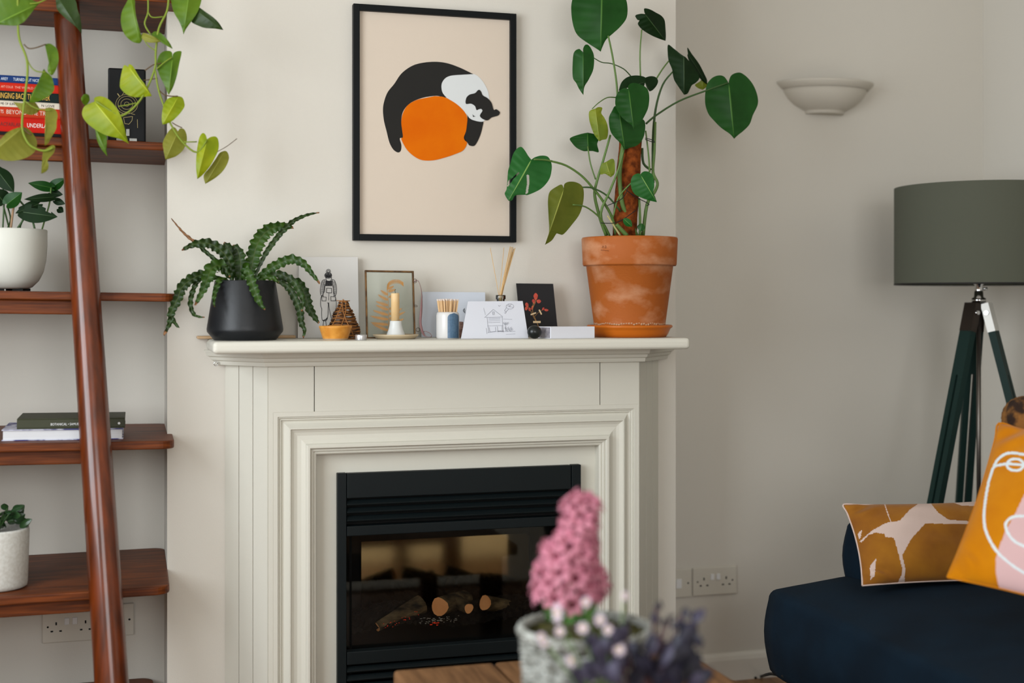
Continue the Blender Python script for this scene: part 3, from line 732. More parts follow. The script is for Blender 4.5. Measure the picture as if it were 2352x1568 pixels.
# wicker pear
wk = thing('wicker_ornament', (X(790, -.13), -.13, ZS), 'brown wicker cone shaped ornament behind the ochre bowl', 'ornament')
c0 = V(X(786, -.13), -.13, ZS); kpx = 1/890
M_wick = mat('dark_wicker', (98, 58, 24), .55, col2=(44, 26, 12), nscale=60); M_wick2 = mat('honey_wicker', (138, 88, 38), .55)
def wr(h):   # radius in px over height in px
    pts = [(0, 33), (12, 36), (26, 34), (37, 28), (46, 25), (54, 23), (63, 18.5), (70, 13), (80, 10), (88, 8)]
    for (a, ra), (b, rb_) in zip(pts, pts[1:]):
        if h <= b: return ra+(rb_-ra)*(h-a)/(b-a)
    return 5
mb = MB()
for k in range(34):
    h = 1.5+k*2.45; r = wr(h)*kpx; ph = random.random()*6; pts = []
    lean = (.25*math.sin(k)) * kpx*3
    for j in range(25):
        q = 2*PI*j/24; rr_ = r*(1+.04*math.sin(5*q+ph)); pts.append(c0+V(rr_*math.cos(q)+3*kpx, rr_*.8*math.sin(q), h*kpx+.0015*math.sin(3*q+ph)+lean*math.cos(q)*.4))
    mb.tube(pts, .0017, 5, m=0 if k % 3 else 1, smoothpath=False, caps=False)
obj('woven_rods', mb, [M_wick, M_wick2], wk)
mb = MB()
for a0, s in ((-2.2, 1), (-1.0, -1), (-2.9, 1)):
    pts = []
    for j in range(14):
        h = j*6.4; q = a0+s*h*.012; r = (wr(h)+1.5)*kpx; pts.append(c0+V(r*math.cos(q)+3*kpx, r*.8*math.sin(q), h*kpx+.001))
    mb.tube(pts, .0013, 5)
mb.tube([c0+V(-13*kpx, -.004, 85*kpx), c0+V(17*kpx, -.002, 84.5*kpx)], .001, 5); mb.tube([c0+V(0, -.008, 88*kpx), c0+V(14*kpx, -.008, 74*kpx)], .0014, 5)
obj('spiral_canes', mb, M_wick2, wk)
# ochre bowl
bw = P(770.5, 779, -.215); bw.z = ZS
r0 = (X(808.6, -.215)-X(733, -.215))/2; hb_ = .0345
pr = [(.001, .0), (r0*.72, 0), (r0*.75, .001), (r0*.76, .004), (r0*.80, .008), (r0*.90, .020), (r0*.955, hb_-.007), (r0, hb_-.003), (r0*.99, hb_), (r0*.95, hb_), (r0*.90, hb_-.005), (r0*.75, .010), (.001, .006)]
t = thing('bowl', bw, 'small flared ochre stoneware bowl in front of the wicker ornament', 'bowl')
obj('bowl_body', MB().lathe(bw, pr[2:], 48), mat('ochre_glaze', (208, 146, 62), .35, col2=(190, 124, 44), nscale=60), t)
obj('bare_foot', MB().lathe(bw, pr[:4], 48), mat('bare_clay', (214, 190, 160), .7), t)
# tin
tn = P(829, 780, -.245); tn.z = ZS; r0 = (X(842.6, -.245)-X(816, -.245))/2
t = thing('lip_balm_tin', tn, 'tiny round silver tin on the mantel beside the ochre bowl', 'tin')
M_tin = mat('brushed_tin', (196, 196, 198), .3, metal=.8)
obj('tin_base', MB().lathe(tn, [(.001, 0), (r0*.94, 0), (r0*.96, .001), (r0*.96, .006)], 36), M_tin, t)
obj('tin_lid', MB().lathe(tn, [(r0, .0055), (r0*1.01, .007), (r0, .0125), (r0*.95, .0135), (.001, .0135)], 36), M_tin, t)
# candle holder + candle
cp = P(909, 776, -.15); cp.z = ZS; r0 = (X(961, -.15)-X(857, -.15))/2; ks = r0/52
t = thing('candle_holder', cp, 'pale stoneware candle holder with a wide saucer base', 'candle holder')
obj('saucer', MB().lathe(cp, [(.001, 0), (r0*.8, 0), (r0*.86, .002), (r0*.97, .0075), (r0, .011), (r0*.985, .0115), (r0*.9, .0085), (.001, .0065)], 56), mat('sand_glaze', (190, 172, 142), .4), t)
obj('cup', MB().lathe(cp, [(22*ks, .006), (20.5*ks, .011), (17*ks, .022), (14*ks, .034), (13*ks, .0435), (12.4*ks, .045), (10.4*ks, .045), (10*ks, .038)], 48), mat('white_glaze', (206, 208, 206), .35), t)
cl = V(cp.x-.0015, cp.y, cp.z+.039); zc = P(908, 673, -.15).z-ZS
t = thing('candle', cl, 'cream pillar candle with burnt wick standing in the pale holder', 'candle')
obj('wax', MB().lathe(cl, [(.001, 0), (9.4*ks, 0), (9.6*ks, zc-.041), (9.0*ks, zc-.039), (7*ks, zc-.041), (.001, zc-.042)], 32), mat('beeswax', (222, 186, 132), .5, col2=(226, 196, 150), nscale=30, trans=.1), t)
obj('wick', MB().tube([cl+V(0, 0, zc-.043), cl+V(.0003, 0, zc-.037), cl+V(-.0008, 0, zc-.033), cl+V(.0014, 0, zc-.029)], .0007, 6), M_ink, t)
# match pot
mp_ = P(1028.5, 777, -.16); mp_.z = ZS; r0 = (X(1054, -.16)-X(1002.6, -.16))/2; hm = P(1028, 716, -.16).z-ZS
t = thing('match_pot', mp_, 'white cylindrical ceramic match pot with a blue arch patch', 'pot')
M_cer = mat('white_ceramic', (206, 204, 202), .25)
obj('pot_body', MB().lathe(mp_, [(.001, 0), (r0*.93, 0), (r0*.97, .0015), (r0, .005), (r0, hm-.009), (r0*.95, hm-.003), (r0*.86, hm), (r0*.80, hm-.001), (r0*.80, .01), (.001, .008)], 56), M_cer, t)
mb = MB(); aa0, aa1 = -PI/2-.25, -PI/2+.95
def arch(h): return 1 if h < .82 else math.sqrt(max(0, 1-((h-.82)/.18)**2))
for k in range(21):
    h = .03+.93*k/20; f = arch(k/20); mdl = (aa0+aa1)/2; hwid = (aa1-aa0)/2*f
    for j in range(13): q = mdl+hwid*(j/6-1); rr_ = r0+.0006 if h*hm < hm-.009 else r0*(1-.05*((h*hm-hm+.009)/.006))+.0006; mb.vert(mp_+V(rr_*math.cos(q), rr_*math.sin(q), h*hm))
for k in range(20):
    for j in range(12): a = k*13+j; mb.face((a, a+1, a+14, a+13), 0, True)
obj('blue_patch', mb, mat('blue_glaze', (84, 112, 138), .3, col2=(70, 98, 124), nscale=200), t, label='blue glazed arch patch')
M_mw = mat('match_wood', (222, 186, 140), .6); M_mt = mat('match_head_white', (222, 206, 194), .7)
m0 = None
for k in range(42):
    q = k*2.4; rr_ = r0*.74*math.sqrt((k+.5)/42); cx_, cy_ = rr_*math.cos(q), rr_*math.sin(q)
    base = mp_+V(cx_*.75, cy_*.75, .012); tip = mp_+V(cx_*1.38, cy_*1.38, hm+.033+random.uniform(-.002, .003))
    d = (tip-base)
    if m0 is None:
        m0 = thing('match', base, '', 'match', 'matches in the match pot')
        L0 = d.length
        obj('stick', MB().box(base+V(-.0012, -.0012, 0), base+V(.0012, .0012, L0-.004)), M_mw, m0)
        obj('head', MB().ell(base+V(0, 0, L0-.003), .0017, .0017, .0032, 0, 8, 6), M_mt, m0)
        r = m0
    else:
        r = copy_tree(m0, base)
    r['label'] = 'white tipped wooden match standing in the ceramic match pot'
    r.rotation_mode = 'QUATERNION'; r.rotation_quaternion = V(0, 0, 1).rotation_difference(d.normalized())
# mottled card sliver between
t = tag(slabcard('postcard', [(1053, 738), (1064, 739), (1066, 778), (1052, 778)], None, -.11, -.10, .001, mat('mottled_card', (160, 130, 118), .7, col2=(92, 56, 50), nscale=140), None)[0], 'narrow brown mottled card edge showing between match pot and house sketch', 'card')
# house sketch card
hc = thing('sketch_card', (X(1137, -.2), -.2, ZS), 'white card with a fine pencil sketch of a house and hot air balloon', 'card')
o, p0, n = slabcard('card_sheet', [(1075, 692), (1200.5, 691), (1214, 779), (1059, 779.5)], None, -.205, -.17, .0012, mat('white_card', (204, 206, 214), .7), hc)
def z6(pts): return [(950+a*.19133, 560+b*.19133) for a, b in pts]
ink = MB(); p0 = p0+n*.0003; W = .00042; M_pen = mat('pencil_grey', (128, 130, 140), .8)
def S6(pts, w=W, c=False): stroke(ink, z6(c2(pts) if c else pts), w, p0, n)
S6([(855, 880), (955, 785), (1065, 870)]); S6([(850, 882), (1070, 876)]); S6([(880, 880), (900, 1065)]); S6([(1062, 880), (1075, 1060)]); S6([(885, 985), (1075, 978)])
for y in (892, 905, 925, 945): S6([(900, y), (1040, y-4)], W*.8)
S6([(945, 815), (950, 850), (965, 850), (968, 812), (945, 815)]); S6([(950, 830), (966, 828)]); S6([(905, 1000), (915, 1055), (985, 1050), (980, 998)]); S6([(1005, 990), (1010, 1060)]); S6([(1060, 985), (1062, 1058)])
S6([(890, 1065), (1000, 1050), (1220, 1050)]); S6([(1075, 900), (1180, 905)], W*.8)
for k in range(7): S6([(1010+k*9, 1040+(k % 3)*6), (1018+k*9, 1055-(k % 2)*8), (1026+k*9, 1042)], W)
for k in range(8): S6(circ(1105+k*11, 1010+(k % 3)*14, 9, 12, 7), W)
for k in range(5): S6(circ(1085+k*12, 950+(k % 2)*12, 9, 9, 6), W)
S6([(1100, 960), (1105, 1050)]); S6(circ(1155, 750, 45, 32, 18)+[(1200, 750)], W); S6([(1115, 735), (1150, 755), (1195, 760)]); S6([(1140, 722), (1150, 755), (1170, 722)]); S6([(1112, 765), (1090, 800), (1105, 820), (1140, 780)])
S6([(1085, 825), (1100, 835), (1120, 800)]); S6([(1015, 735), (1025, 748), (1042, 738)]); S6([(1110, 1085), (1220, 1080)], W*.7); S6([(880, 1080), (870, 1010)], W*.7); S6([(840, 770), (860, 850)], W*.5)
obj('pencil_drawing', ink, M_pen, hc)
# reed diffuser
rd = V(X(1150, -.1), -.1, ZS); t = thing('reed_diffuser', rd, 'clear glass diffuser bottle behind the house sketch card', 'diffuser')
zn = P(1150, 677, -.1).z-ZS; rn = (X(1161, -.1)-X(1139, -.1))/2
M_bg = glassmat('bottle_glass', (.9, .92, .9), .12)
obj('bottle', MB().lathe(rd, [(.001, 0), (.024, 0), (.026, .003), (.026, .055), (.022, .062), (rn*.8, .07), (rn*.8, zn-.012), (rn, zn-.011), (rn, zn-.001), (rn*.85, zn), (rn*.7, zn-.002), (rn*.7, .068), (.02, .058), (.02, .004), (.001, .003)], 32), M_bg, t)
obj('oil', MB().lathe(rd, [(.001, .004), (.0195, .004), (.0195, .035), (.001, .035)], 24), mat('diffuser_oil', (200, 186, 150), .2, trans=.4), t)
M_reed = mat('reed_tan', (206, 170, 118), .6)
for k, (tx, ty) in enumerate(((1126, 569), (1157.5, 568), (1172, 566), (1175, 567), (1178, 567), (1180, 571), (1183, 569), (1176, 578))):
    q = tag(obj('diffuser_reed', MB().tube([rd+V((k-3.5)*-.0012, .004*math.sin(k*2), .006), rd+V((k-3.5)*.0012, .003*math.cos(k), zn), P(tx, ty, -.1+.012*math.sin(k*1.7))], [.0008 if k < 2 else .0012]*3, 6, smoothpath=False), M_reed), 'thin tan reed standing in the clear diffuser bottle', 'reed', 'reeds in the diffuser bottle')
    if k == 0: q['label'] = 'leftmost diffuser reed, leaning left away from the bunch'
    if k == 1: q['label'] = 'lone thin upright diffuser reed in the middle of the fan'
    if k in (0, 1): del q['group']
    else: q['label'] = 'tan reed in the close bunch leaning right in the diffuser'
# black card with pressed leaves
bk = thing('pressed_leaf_card', (X(1238, -.07), -.07, ZS), 'black card with pressed coral leaves taped on, leaning on the wall', 'card')
o, p0, n = slabcard('card_sheet', [(1185.5, 650.5), (1270.5, 651.5), (1283, 777), (1198, 777)], None, -.075, -.04, .0012, mat('black_card', (30, 30, 32), .8), bk)
pn = p0+n*.0004; mb = MB()
def S7(pts, w): stroke(mb, z6(c2(pts)), w, pn, n)
S7([(1500, 995), (1470, 920), (1440, 850), (1430, 780), (1465, 690), (1465, 640)], .0009); S7([(1490, 960), (1440, 880), (1400, 790), (1370, 750)], .0007); S7([(1455, 870), (1490, 830), (1540, 795), (1560, 785)], .0006); S7([(1440, 700), (1425, 770)], .001)
obj('dried_stem', mb, mat('dried_stem', (196, 150, 92), .8), bk)
M_coral = mat('coral_leaf', (206, 92, 66), .7, col2=(176, 62, 56), nscale=90)
for cx_, cy_, a, b, rot in ((1465, 632, 27, 40, 0), (1440, 690, 18, 26, -.3), (1502, 690, 28, 22, .2), (1360, 733, 20, 28, -.3), (1353, 775, 19, 22, .3), (1392, 785, 16, 20, 0), (1424, 765, 12, 26, .3), (1555, 779, 12, 18, .5), (1592, 794, 28, 13, .15)):
    pts = []
    for k in range(14):
        q = 2*PI*k/14; x_, y_ = a*math.sin(q)*(1 if math.cos(q) > 0 else .85), -b*math.cos(q)*(1.1 if abs(math.sin(q)) < .2 else 1)
        pts.append((cx_+x_*math.cos(rot)-y_*math.sin(rot), cy_+x_*math.sin(rot)+y_*math.cos(rot)))
    obj('pressed_leaf', MB().prism([onp(*q, pn, n) for q in z6(pts)], n*.0005), M_coral, bk)
M_tape = mat('masking_tape', (224, 200, 160), .7)
for cx_, cy_, L_, ang in ((1437, 838, 34, -.35), (1521, 818, 32, 1.1), (1480, 937, 45, .0)):
    c_, s_2 = math.cos(ang), math.sin(ang); hh = 8 if ang else 12
    pts = [(cx_+dx*c_-dy*s_2, cy_+dx*s_2+dy*c_) for dx, dy in ((-L_, -hh), (L_, -hh), (L_, hh), (-L_, hh))]
    obj('tape_strip', MB().prism([onp(*q, pn+n*.0006, n) for q in z6(pts)], n*.0003), M_tape, bk)
# stone
st = P(1227.5, 778, -.235); rs_ = (X(1243.5, -.235)-X(1211.5, -.235))/2; st.z = ZS+rs_*.93
tag(obj('polished_stone', MB().ell(st, rs_, rs_*.95, rs_*.92, 0, 32, 20), mat('black_stone', (14, 20, 20), .3, spec=.4)), 'smooth black egg shaped stone on the mantel beside the white box', 'stone')
# white box, turned slightly
b0 = P(1265, 779, -.25); b1 = P(1366, 779, -.236); b0.z = b1.z = ZS; dx_ = (b1-b0); dp = V(-.018, .05, 0); hbx = .030
bx = thing('matchbox', b0, 'long plain white sliding box lying on the mantel beside the terracotta saucer', 'box')
obj('sleeve', MB().prism([b0, b1, b1+dp, b0+dp], V(0, 0, hbx)), mat('white_box_card', (206, 207, 214), .6), bx, bevel=.0008)
obj('box_end', MB().prism([b0+dp*.06+V(-.0006, 0, .002), b0+dp*.94+V(-.0006, 0, .002), b0+dp*.94+V(.001, 0, .002), b0+dp*.06+V(.001, 0, .002)], V(0, 0, hbx-.004)), mat('grey_box_end', (112, 108, 118), .7, col2=(150, 146, 150), nscale=90), bx)

# ================================================================= TERRACOTTA + MONSTERA
YT = -.142; tc_ = P(1446, 775, YT); tc_.z = ZS; kt = (X(1549, YT)-X(1342, YT))/207
def zt_(py): return P(1446, py, YT).z-ZS
tp = thing('terracotta_pot', tc_, 'large weathered terracotta pot holding the tall plant on the mantel', 'pot')
M_ter = mat('terracotta', (160, 84, 24), .66, col2=(188, 134, 98), nscale=11, stretch=(1, 1, 1.6), fac=(.5, .72), bump=.2, bscale=150, detail=6)
ztop, zl, zbm = zt_(546), zt_(609), zt_(745)
rr0 = 103.5*kt
obj('pot_body', MB().lathe(tc_, [(.001, zbm-.014), (75*kt, zbm-.014), (76.5*kt, zbm), (93.5*kt, zl), (96*kt, zl+.002)], 72), M_ter, tp)
obj('rim', MB().lathe(tc_, [(94*kt, zl-.001), (99*kt, zl-.002), (100.5*kt, zl+.002), (103*kt, ztop-.004), (101.5*kt, ztop), (95*kt, ztop), (93*kt, ztop-.03)], 72), M_ter, tp)
obj('soil', MB().lathe(tc_, [(93.2*kt, ztop-.022), (.001, ztop-.018)], 32), M_soil, tp)
mb = MB()
for k in range(90):
    q = 2*PI*k/90; r_ = 76.6*kt; mb.ell(tc_+V(r_*math.cos(q), r_*math.sin(q), zbm+random.uniform(0, .006)), .004, .0009, random.uniform(.002, .004), 0, 5, 4, ax=(V(-math.sin(q), math.cos(q), 0), V(math.cos(q), math.sin(q), 0), V(0, 0, 1)))
obj('lime_bloom', mb, mat('lime_bloom', (178, 138, 106), .9), tp)
# stamped mark on the rim
rimn = (CAM-tc_); rimn.z = 0; rimn.normalize()
for a, b, s_2 in ((1384, 568, 5), (1391, 567, 4)):
    pass
mk = MB()
for pts in ([(1383, 569), (1385, 564), (1387, 569)], [(1389, 565), (1392, 564), (1392, 567), (1389, 569), (1393, 569)], [(1380, 574), (1398, 576)]):
    q = []
    for a, b in pts:
        d = ray(a, b); lo = CAM; # intersect with rim cylinder
        A_ = d.x**2+d.y**2; ox_, oy_ = CAM.x-tc_.x, CAM.y-tc_.y; B_ = 2*(d.x*ox_+d.y*oy_); C__ = ox_*ox_+oy_*oy_-(102.3*kt)**2
        tt = (-B_-math.sqrt(B_*B_-4*A_*C__))/(2*A_); q.append(CAM+d*(tt-.0003))
    mk.tube(q, .0006, 4, smoothpath=False)
obj('stamped_mark', mk, mat('stamp_brown', (120, 66, 34), .8), tp)
sc_ = thing('saucer', tc_+V(0, 0, 0), 'glossy orange terracotta saucer under the large pot', 'saucer')
M_sau = mat('saucer_orange', (182, 94, 12), .35)
obj('saucer_body', MB().lathe(tc_+V(0, 0, .0), [(.001, .0), (75*kt, 0), (78*kt, .001), (83*kt, .010), (86*kt, .019)], 64), M_sau, sc_)
obj('saucer_lip', MB().lathe(tc_, [(85.5*kt, .0185), (86.5*kt, .020), (87.5*kt, .0225), (91.5*kt, .026), (92*kt, .029), (90*kt, .032), (86*kt, .032), (82*kt, .028), (74*kt, zbm-.0145), (.001, zbm-.0145)], 64), M_sau, sc_)
# monstera
mon = thing('monstera', tc_+V(0, 0, ztop-.02), 'tall green heart leaved climber on a moss pole in the terracotta pot', 'plant')
M_mo = [mat('monstera_green', (16, 60, 12), .42, spec=.2, col2=(28, 76, 24), nscale=12, trans=.08), mat('monstera_rib', (60, 104, 34), .45)]
M_mod = [mat('monstera_dark', (14, 34, 10), .55, spec=.12, col2=(20, 44, 18), nscale=12, trans=.06), mat('monstera_rib_dark', (52, 76, 40), .5)]
M_moy = [mat('monstera_yellow', (132, 142, 34), .45, col2=(110, 128, 34), nscale=14, trans=.2), mat('monstera_rib_y', (150, 156, 70), .5)]
M_mol = [mat('monstera_light', (24, 84, 28), .38, spec=.25, col2=(36, 96, 40), nscale=14, trans=.08), mat('monstera_rib_l', (120, 156, 80), .5)]
ppole = [P(1434, 545, YT+.01), P(1440, 440, YT+.01), P(1447, 345, YT+.01), P(1452, 240, YT+.01)]
mb = MB().tube(ppole, [25.5*kt, 26*kt, 24*kt, 23*kt], 20)
mb.xf(lambda v: v+V(random.uniform(-1, 1), random.uniform(-1, 1), random.uniform(-1, 1))*.0014)
obj('moss_pole', mb, mat('coir_pole', (138, 70, 28), .95, spec=.1, col2=(84, 38, 16), nscale=60, bump=1, bscale=150), mon)
def mleaf(B, T, wpx, mats=M_mo, y=-.17, yb=None, **k):
    yb = y if yb is None else yb
    b = P(*B, yb); t = P(*T, y); sc1 = (P(B[0]+1, B[1], y)-P(B[0], B[1], y)).length
    # keep the drawn width although the surface folds
    mb = leaf(MB(), b, t, wpx*sc1/max(.35, math.cos(k.get('roll', 0))), **k)
    return obj('leaf', mb, mats, mon)
M_mov = [mat('monstera_olive', (74, 84, 16), .5, spec=.2, col2=(92, 98, 26), nscale=14, trans=.12), M_moy[1]]
tleaf((828, -70), (818, 405), [(790, -110), (700, -110), (620, -60), (590, 20), (588, 110), (605, 210), (640, 280), (720, 340), (790, 385)], [(870, -110), (950, -90), (1005, -30), (1027, 50), (1020, 140), (970, 210), (910, 265), (860, 310), (830, 370)], M_mo, -.2)
tleaf((1165, 110), (1325, 320), [(1130, 108), (1088, 122), (1105, 155), (1120, 160), (1108, 185), (1125, 215), (1160, 245), (1220, 280), (1280, 305)], [(1158, 90), (1160, 66), (1200, 72), (1250, 98), (1295, 125), (1318, 160), (1325, 220), (1328, 280)], M_mod, -.19, -.16, fold=.6)
tleaf((680, 408), (682, 745), [(665, 395), (648, 383), (615, 400), (600, 450), (598, 600), (625, 650), (650, 700)], [(680, 380), (695, 352), (720, 352), (745, 385), (765, 440), (760, 540), (725, 620), (690, 680)], M_mo, -.19, fold=.6)
tleaf((1500, 420), (1650, 660), [(1497, 440), (1515, 490), (1560, 570), (1600, 620), (1640, 655)], [(1497, 372), (1530, 420), (1575, 480), (1600, 520), (1630, 580), (1650, 625)], M_mod, -.10, fold=.5)
tleaf((1470, 440), (1470, 742), [(1440, 420), (1390, 380), (1345, 350), (1342, 420), (1350, 480), (1375, 540), (1385, 600), (1400, 640), (1440, 700)], [(1485, 450), (1520, 490), (1560, 550), (1590, 610), (1560, 650), (1530, 670), (1500, 730)], M_mod, -.14, fold=.7)
tleaf((1620, 610), (1615, 703), [(1590, 640), (1555, 665), (1580, 690)], [(1650, 640), (1652, 670), (1635, 690)], M_moy, -.09)
tleaf((1820, 650), (1862, 1087), [(1805, 625), (1780, 597), (1740, 590), (1690, 610), (1650, 660), (1635, 740), (1637, 820), (1660, 890), (1700, 940), (1760, 1000), (1830, 1050)], [(1822, 630), (1840, 590), (1880, 570), (1920, 572), (1970, 610), (2015, 670), (2045, 750), (2047, 820), (2010, 900), (1985, 970), (1940, 1020), (1890, 1060)], M_mo, -.16, fold=.3)
tleaf((1165, 640), (958, 712), [(1150, 680), (1080, 665), (1020, 680), (975, 702)], [(1165, 605), (1100, 590), (1030, 602), (980, 645)], M_mod, -.19, -.21, fold=.5)
tleaf((1150, 615), (1200, 716), [(1165, 650), (1180, 690)], [(1200, 597), (1245, 602), (1267, 632), (1255, 670), (1225, 705)], M_mod, -.18, fold=.4)
tleaf((960, 860), (1005, 1172), [(930, 830), (905, 870), (882, 920), (885, 990), (900, 1040), (930, 1080), (970, 1120)], [(1000, 860), (1080, 920), (1140, 930), (1165, 960), (1162, 1040), (1140, 1100), (1100, 1140), (1050, 1155)], M_mo, -.20, fold=.35)
tleaf((1035, 695), (1078, 1020), [(1000, 690), (960, 715), (935, 760), (932, 820), (950, 870), (985, 920), (1040, 965), (1065, 985)], [(1030, 680), (1050, 655), (1090, 650), (1150, 670), (1185, 700), (1198, 760), (1190, 840), (1165, 900), (1130, 960), (1095, 990)], M_mo, -.23, -.245, fold=.35)
tleaf((775, 850), (808, 1107), [(745, 860), (725, 880), (728, 940), (745, 1000), (765, 1050), (785, 1080)], [(800, 838), (830, 845), (822, 885), (845, 920), (868, 970), (876, 1030), (865, 1085), (830, 1095)], M_moy, -.19, fold=.5)
tleaf((720, 1182), (715, 1038), [(680, 1182), (630, 1158), (595, 1122), (577, 1082), (650, 1052)], [(760, 1183), (802, 1190), (790, 1130), (802, 1090), (785, 1055)], M_mo, -.14, fold=.2)
tleaf((275, 1250), (95, 1572), [(250, 1220), (225, 1180), (195, 1150), (160, 1165), (130, 1210), (110, 1280), (92, 1340), (86, 1420), (80, 1480), (66, 1520)], [(300, 1232), (350, 1218), (400, 1225), (425, 1260), (435, 1310), (420, 1390), (380, 1450), (330, 1490), (250, 1525), (220, 1525), (150, 1530), (125, 1565)], M_mol, -.19, -.21, fold=.3, res=16,
      holes=[[(238, 1362), (256, 1372), (258, 1440), (246, 1512), (228, 1518), (240, 1440)], [(180, 1345), (150, 1368), (100, 1420), (84, 1455), (92, 1460), (135, 1400), (178, 1358)], [(118, 1392), (96, 1412), (86, 1440), (100, 1428)]])
Z2 = dict(sc=.3189, off=(1140, 300))
tleaf((487, 418), (350, 822), [(470, 388), (430, 405), (385, 440), (372, 500), (375, 600), (380, 700), (375, 750)], [(490, 385), (520, 368), (570, 370), (615, 395), (630, 440), (625, 520), (600, 600), (550, 670), (480, 748), (440, 735), (400, 790)], M_mov, -.20, -.22, fold=.55, **Z2)
tleaf((1040, 320), (1157, 515), [(1030, 308), (1005, 312), (980, 330), (968, 370), (975, 420), (1000, 460), (1050, 485), (1110, 505)], [(1045, 305), (1070, 292), (1105, 300), (1130, 330), (1138, 400), (1130, 440), (1145, 480)], M_mol, -.22, **Z2)
tleaf((790, 225), (824, 335), [(760, 240), (748, 280), (750, 315), (780, 310), (800, 320)], [(830, 203), (850, 215), (855, 270), (850, 310), (832, 330)], M_moy, -.18, **Z2)
mleaf((1432, 502), (1452, 520), 16, M_mol, y=-.2, prof=OVAL, fold=.3)
mleaf((1474, 513), (1471, 531), 17, y=-.19, prof=OVAL, fold=.3)
def mst(pts, r0, r1, Ys, name='petiole', m=M_stem):
    n_ = len(pts); q = [P(a, b, Ys[0]+(Ys[1]-Ys[0])*k/(n_-1)) for k, (a, b) in enumerate(pts)]
    return obj(name, MB().tube(q, [r0+(r1-r0)*k/(n_-1) for k in range(n_)], 8), m, mon)
M_st2 = mat('dark_green_stem', (52, 80, 38), .5)
mst([(1420, 250), (1416, 190), (1407, 130), (1397, 82)], .003, .0024, (-.17, -.2))
mst([(1471, 175), (1470, 120), (1474, 68)], .0022, .0018, (-.16, -.17))
mst([(1449, 175), (1432, 158), (1404, 146), (1382, 143), (1364, 133)], .0016, .0013, (-.16, -.19), m=M_st2)
mst([(1508, 180), (1522, 158), (1536, 140)], .0022, .0018, (-.15, -.12))
mst([(1500, 420), (1500, 320), (1506, 250), (1522, 195), (1545, 165)], .0045, .002, (-.13, -.13), m=M_st2)
mst([(1484, 284), (1508, 264), (1560, 232), (1622, 208), (1672, 190)], .0028, .002, (-.17, -.16), m=M_st2)
mst([(1415, 224), (1395, 224), (1375, 236), (1360, 250)], .0016, .0012, (-.17, -.19))
mst([(1350, 336), (1356, 375), (1368, 412)], .002, .002, (-.14, -.15))
mst([(1266, 370), (1300, 380), (1335, 403), (1362, 432), (1385, 462), (1406, 500), (1415, 540)], .0026, .004, (-.19, -.14))
mst([(1226, 366), (1250, 367), (1268, 370)], .002, .0024, (-.2, -.19))
mst([(1402, 310), (1385, 370), (1370, 420), (1366, 450), (1378, 500), (1393, 541)], .0028, .005, (-.17, -.14))
mst([(1432, 345), (1420, 390), (1400, 440), (1380, 490), (1392, 541)], .0026, .0042, (-.19, -.15))
mst([(1338, 430), (1362, 432), (1395, 450), (1425, 485)], .002, .0026, (-.18, -.16), m=M_st2)
mst([(1316, 470), (1345, 475), (1375, 497), (1390, 520), (1400, 541)], .0018, .003, (-.21, -.15))
mst([(1432, 330), (1423, 400), (1430, 470), (1445, 500), (1462, 541)], .006, .006, (-.165, -.15))
mst([(1475, 340), (1478, 375), (1495, 390)], .0035, .0035, (-.13, -.13), m=M_st2)
mst([(1505, 280), (1503, 350), (1500, 395), (1510, 420), (1504, 440), (1486, 470), (1477, 541)], .0035, .005, (-.14, -.14))
mst([(1483, 300), (1490, 360), (1492, 395)], .002, .0028, (-.16, -.15))
mst([(1473, 400), (1445, 425), (1420, 455), (1408, 500)], .0018, .0022, (-.2, -.17))
mst([(1470, 541), (1470, 500), (1468, 455)], .0045, .003, (-.15, -.15))
mst([(1440, 541), (1425, 525), (1416, 515)], .006, .005, (-.19, -.19))
mst([(1425, 541), (1405, 510), (1395, 495)], .003, .002, (-.18, -.18), m=mat('pale_sheath', (176, 164, 110), .6))
# black ties
M_tie = mat('black_tie', (20, 22, 24), .6)
for pts in ([(1424, 312), (1440, 317)], [(1482, 320), (1502, 327), (1500, 322), (1482, 317)], [(1395, 472), (1430, 455), (1445, 425)], [(1430, 430), (1460, 452), (1490, 468), (1485, 472)], [(1380, 512), (1410, 512), (1432, 503), (1460, 483)]):
    obj('plant_tie', MB().tube([P(a, b, -.185) for a, b in pts], .0011, 6), M_tie, mon)

# ================================================================= TRAILING POTHOS
YQ = -.26
po = thing('trailing_pothos', V(X(330, -.1), .02, ZSH[0]+.001), 'yellow green trailing pothos hanging over the ladder shelf', 'plant')
pp_ = V(X(330, .1), .13, shz(0, X(330, .1)))
t = thing('pothos_pot', pp_, 'white pot on the topmost ladder shelf board above the frame', 'pot'); bpy.data.objects.remove(t)
M_py = [mat('pothos_yellow', (150, 160, 8), .45, col2=(128, 148, 14), nscale=20, trans=.35), mat('pothos_rib', (160, 170, 40), .5)]
M_pg = [mat('pothos_green', (70, 104, 14), .45, col2=(92, 122, 18), nscale=20, trans=.3), mat('pothos_rib_g', (98, 130, 34), .5)]
M_pd = [mat('pothos_dark', (30, 50, 10), .45, col2=(40, 62, 14), nscale=20, trans=.15), mat('pothos_rib_d', (46, 68, 20), .5)]
M_po = [mat('pothos_olive', (118, 120, 32), .6, col2=(134, 134, 46), nscale=20, trans=.35), mat('pothos_rib_o', (138, 138, 56), .5)]
k1 = .27422
def pl_(B, T, w_, mats, y=YQ, **k):
    b = P(B[0]*k1, B[1]*k1, y+.01); t = P(T[0]*k1, T[1]*k1, y); s1 = 1/960
    k.setdefault('fold', .2)
    return obj('leaf', leaf(MB(), b, t, 1.12*w_*k1*s1/max(.35, math.cos(k.get('roll', 0))), **k), mats, po)
def pt(B, T, left, right, mats, y=YQ, fold=.35, droop=.5):
    return tleaf(B, T, left, right, mats, y, y-.02, fold=fold, droop=droop, sc=k1, off=(0, 0), par=po)
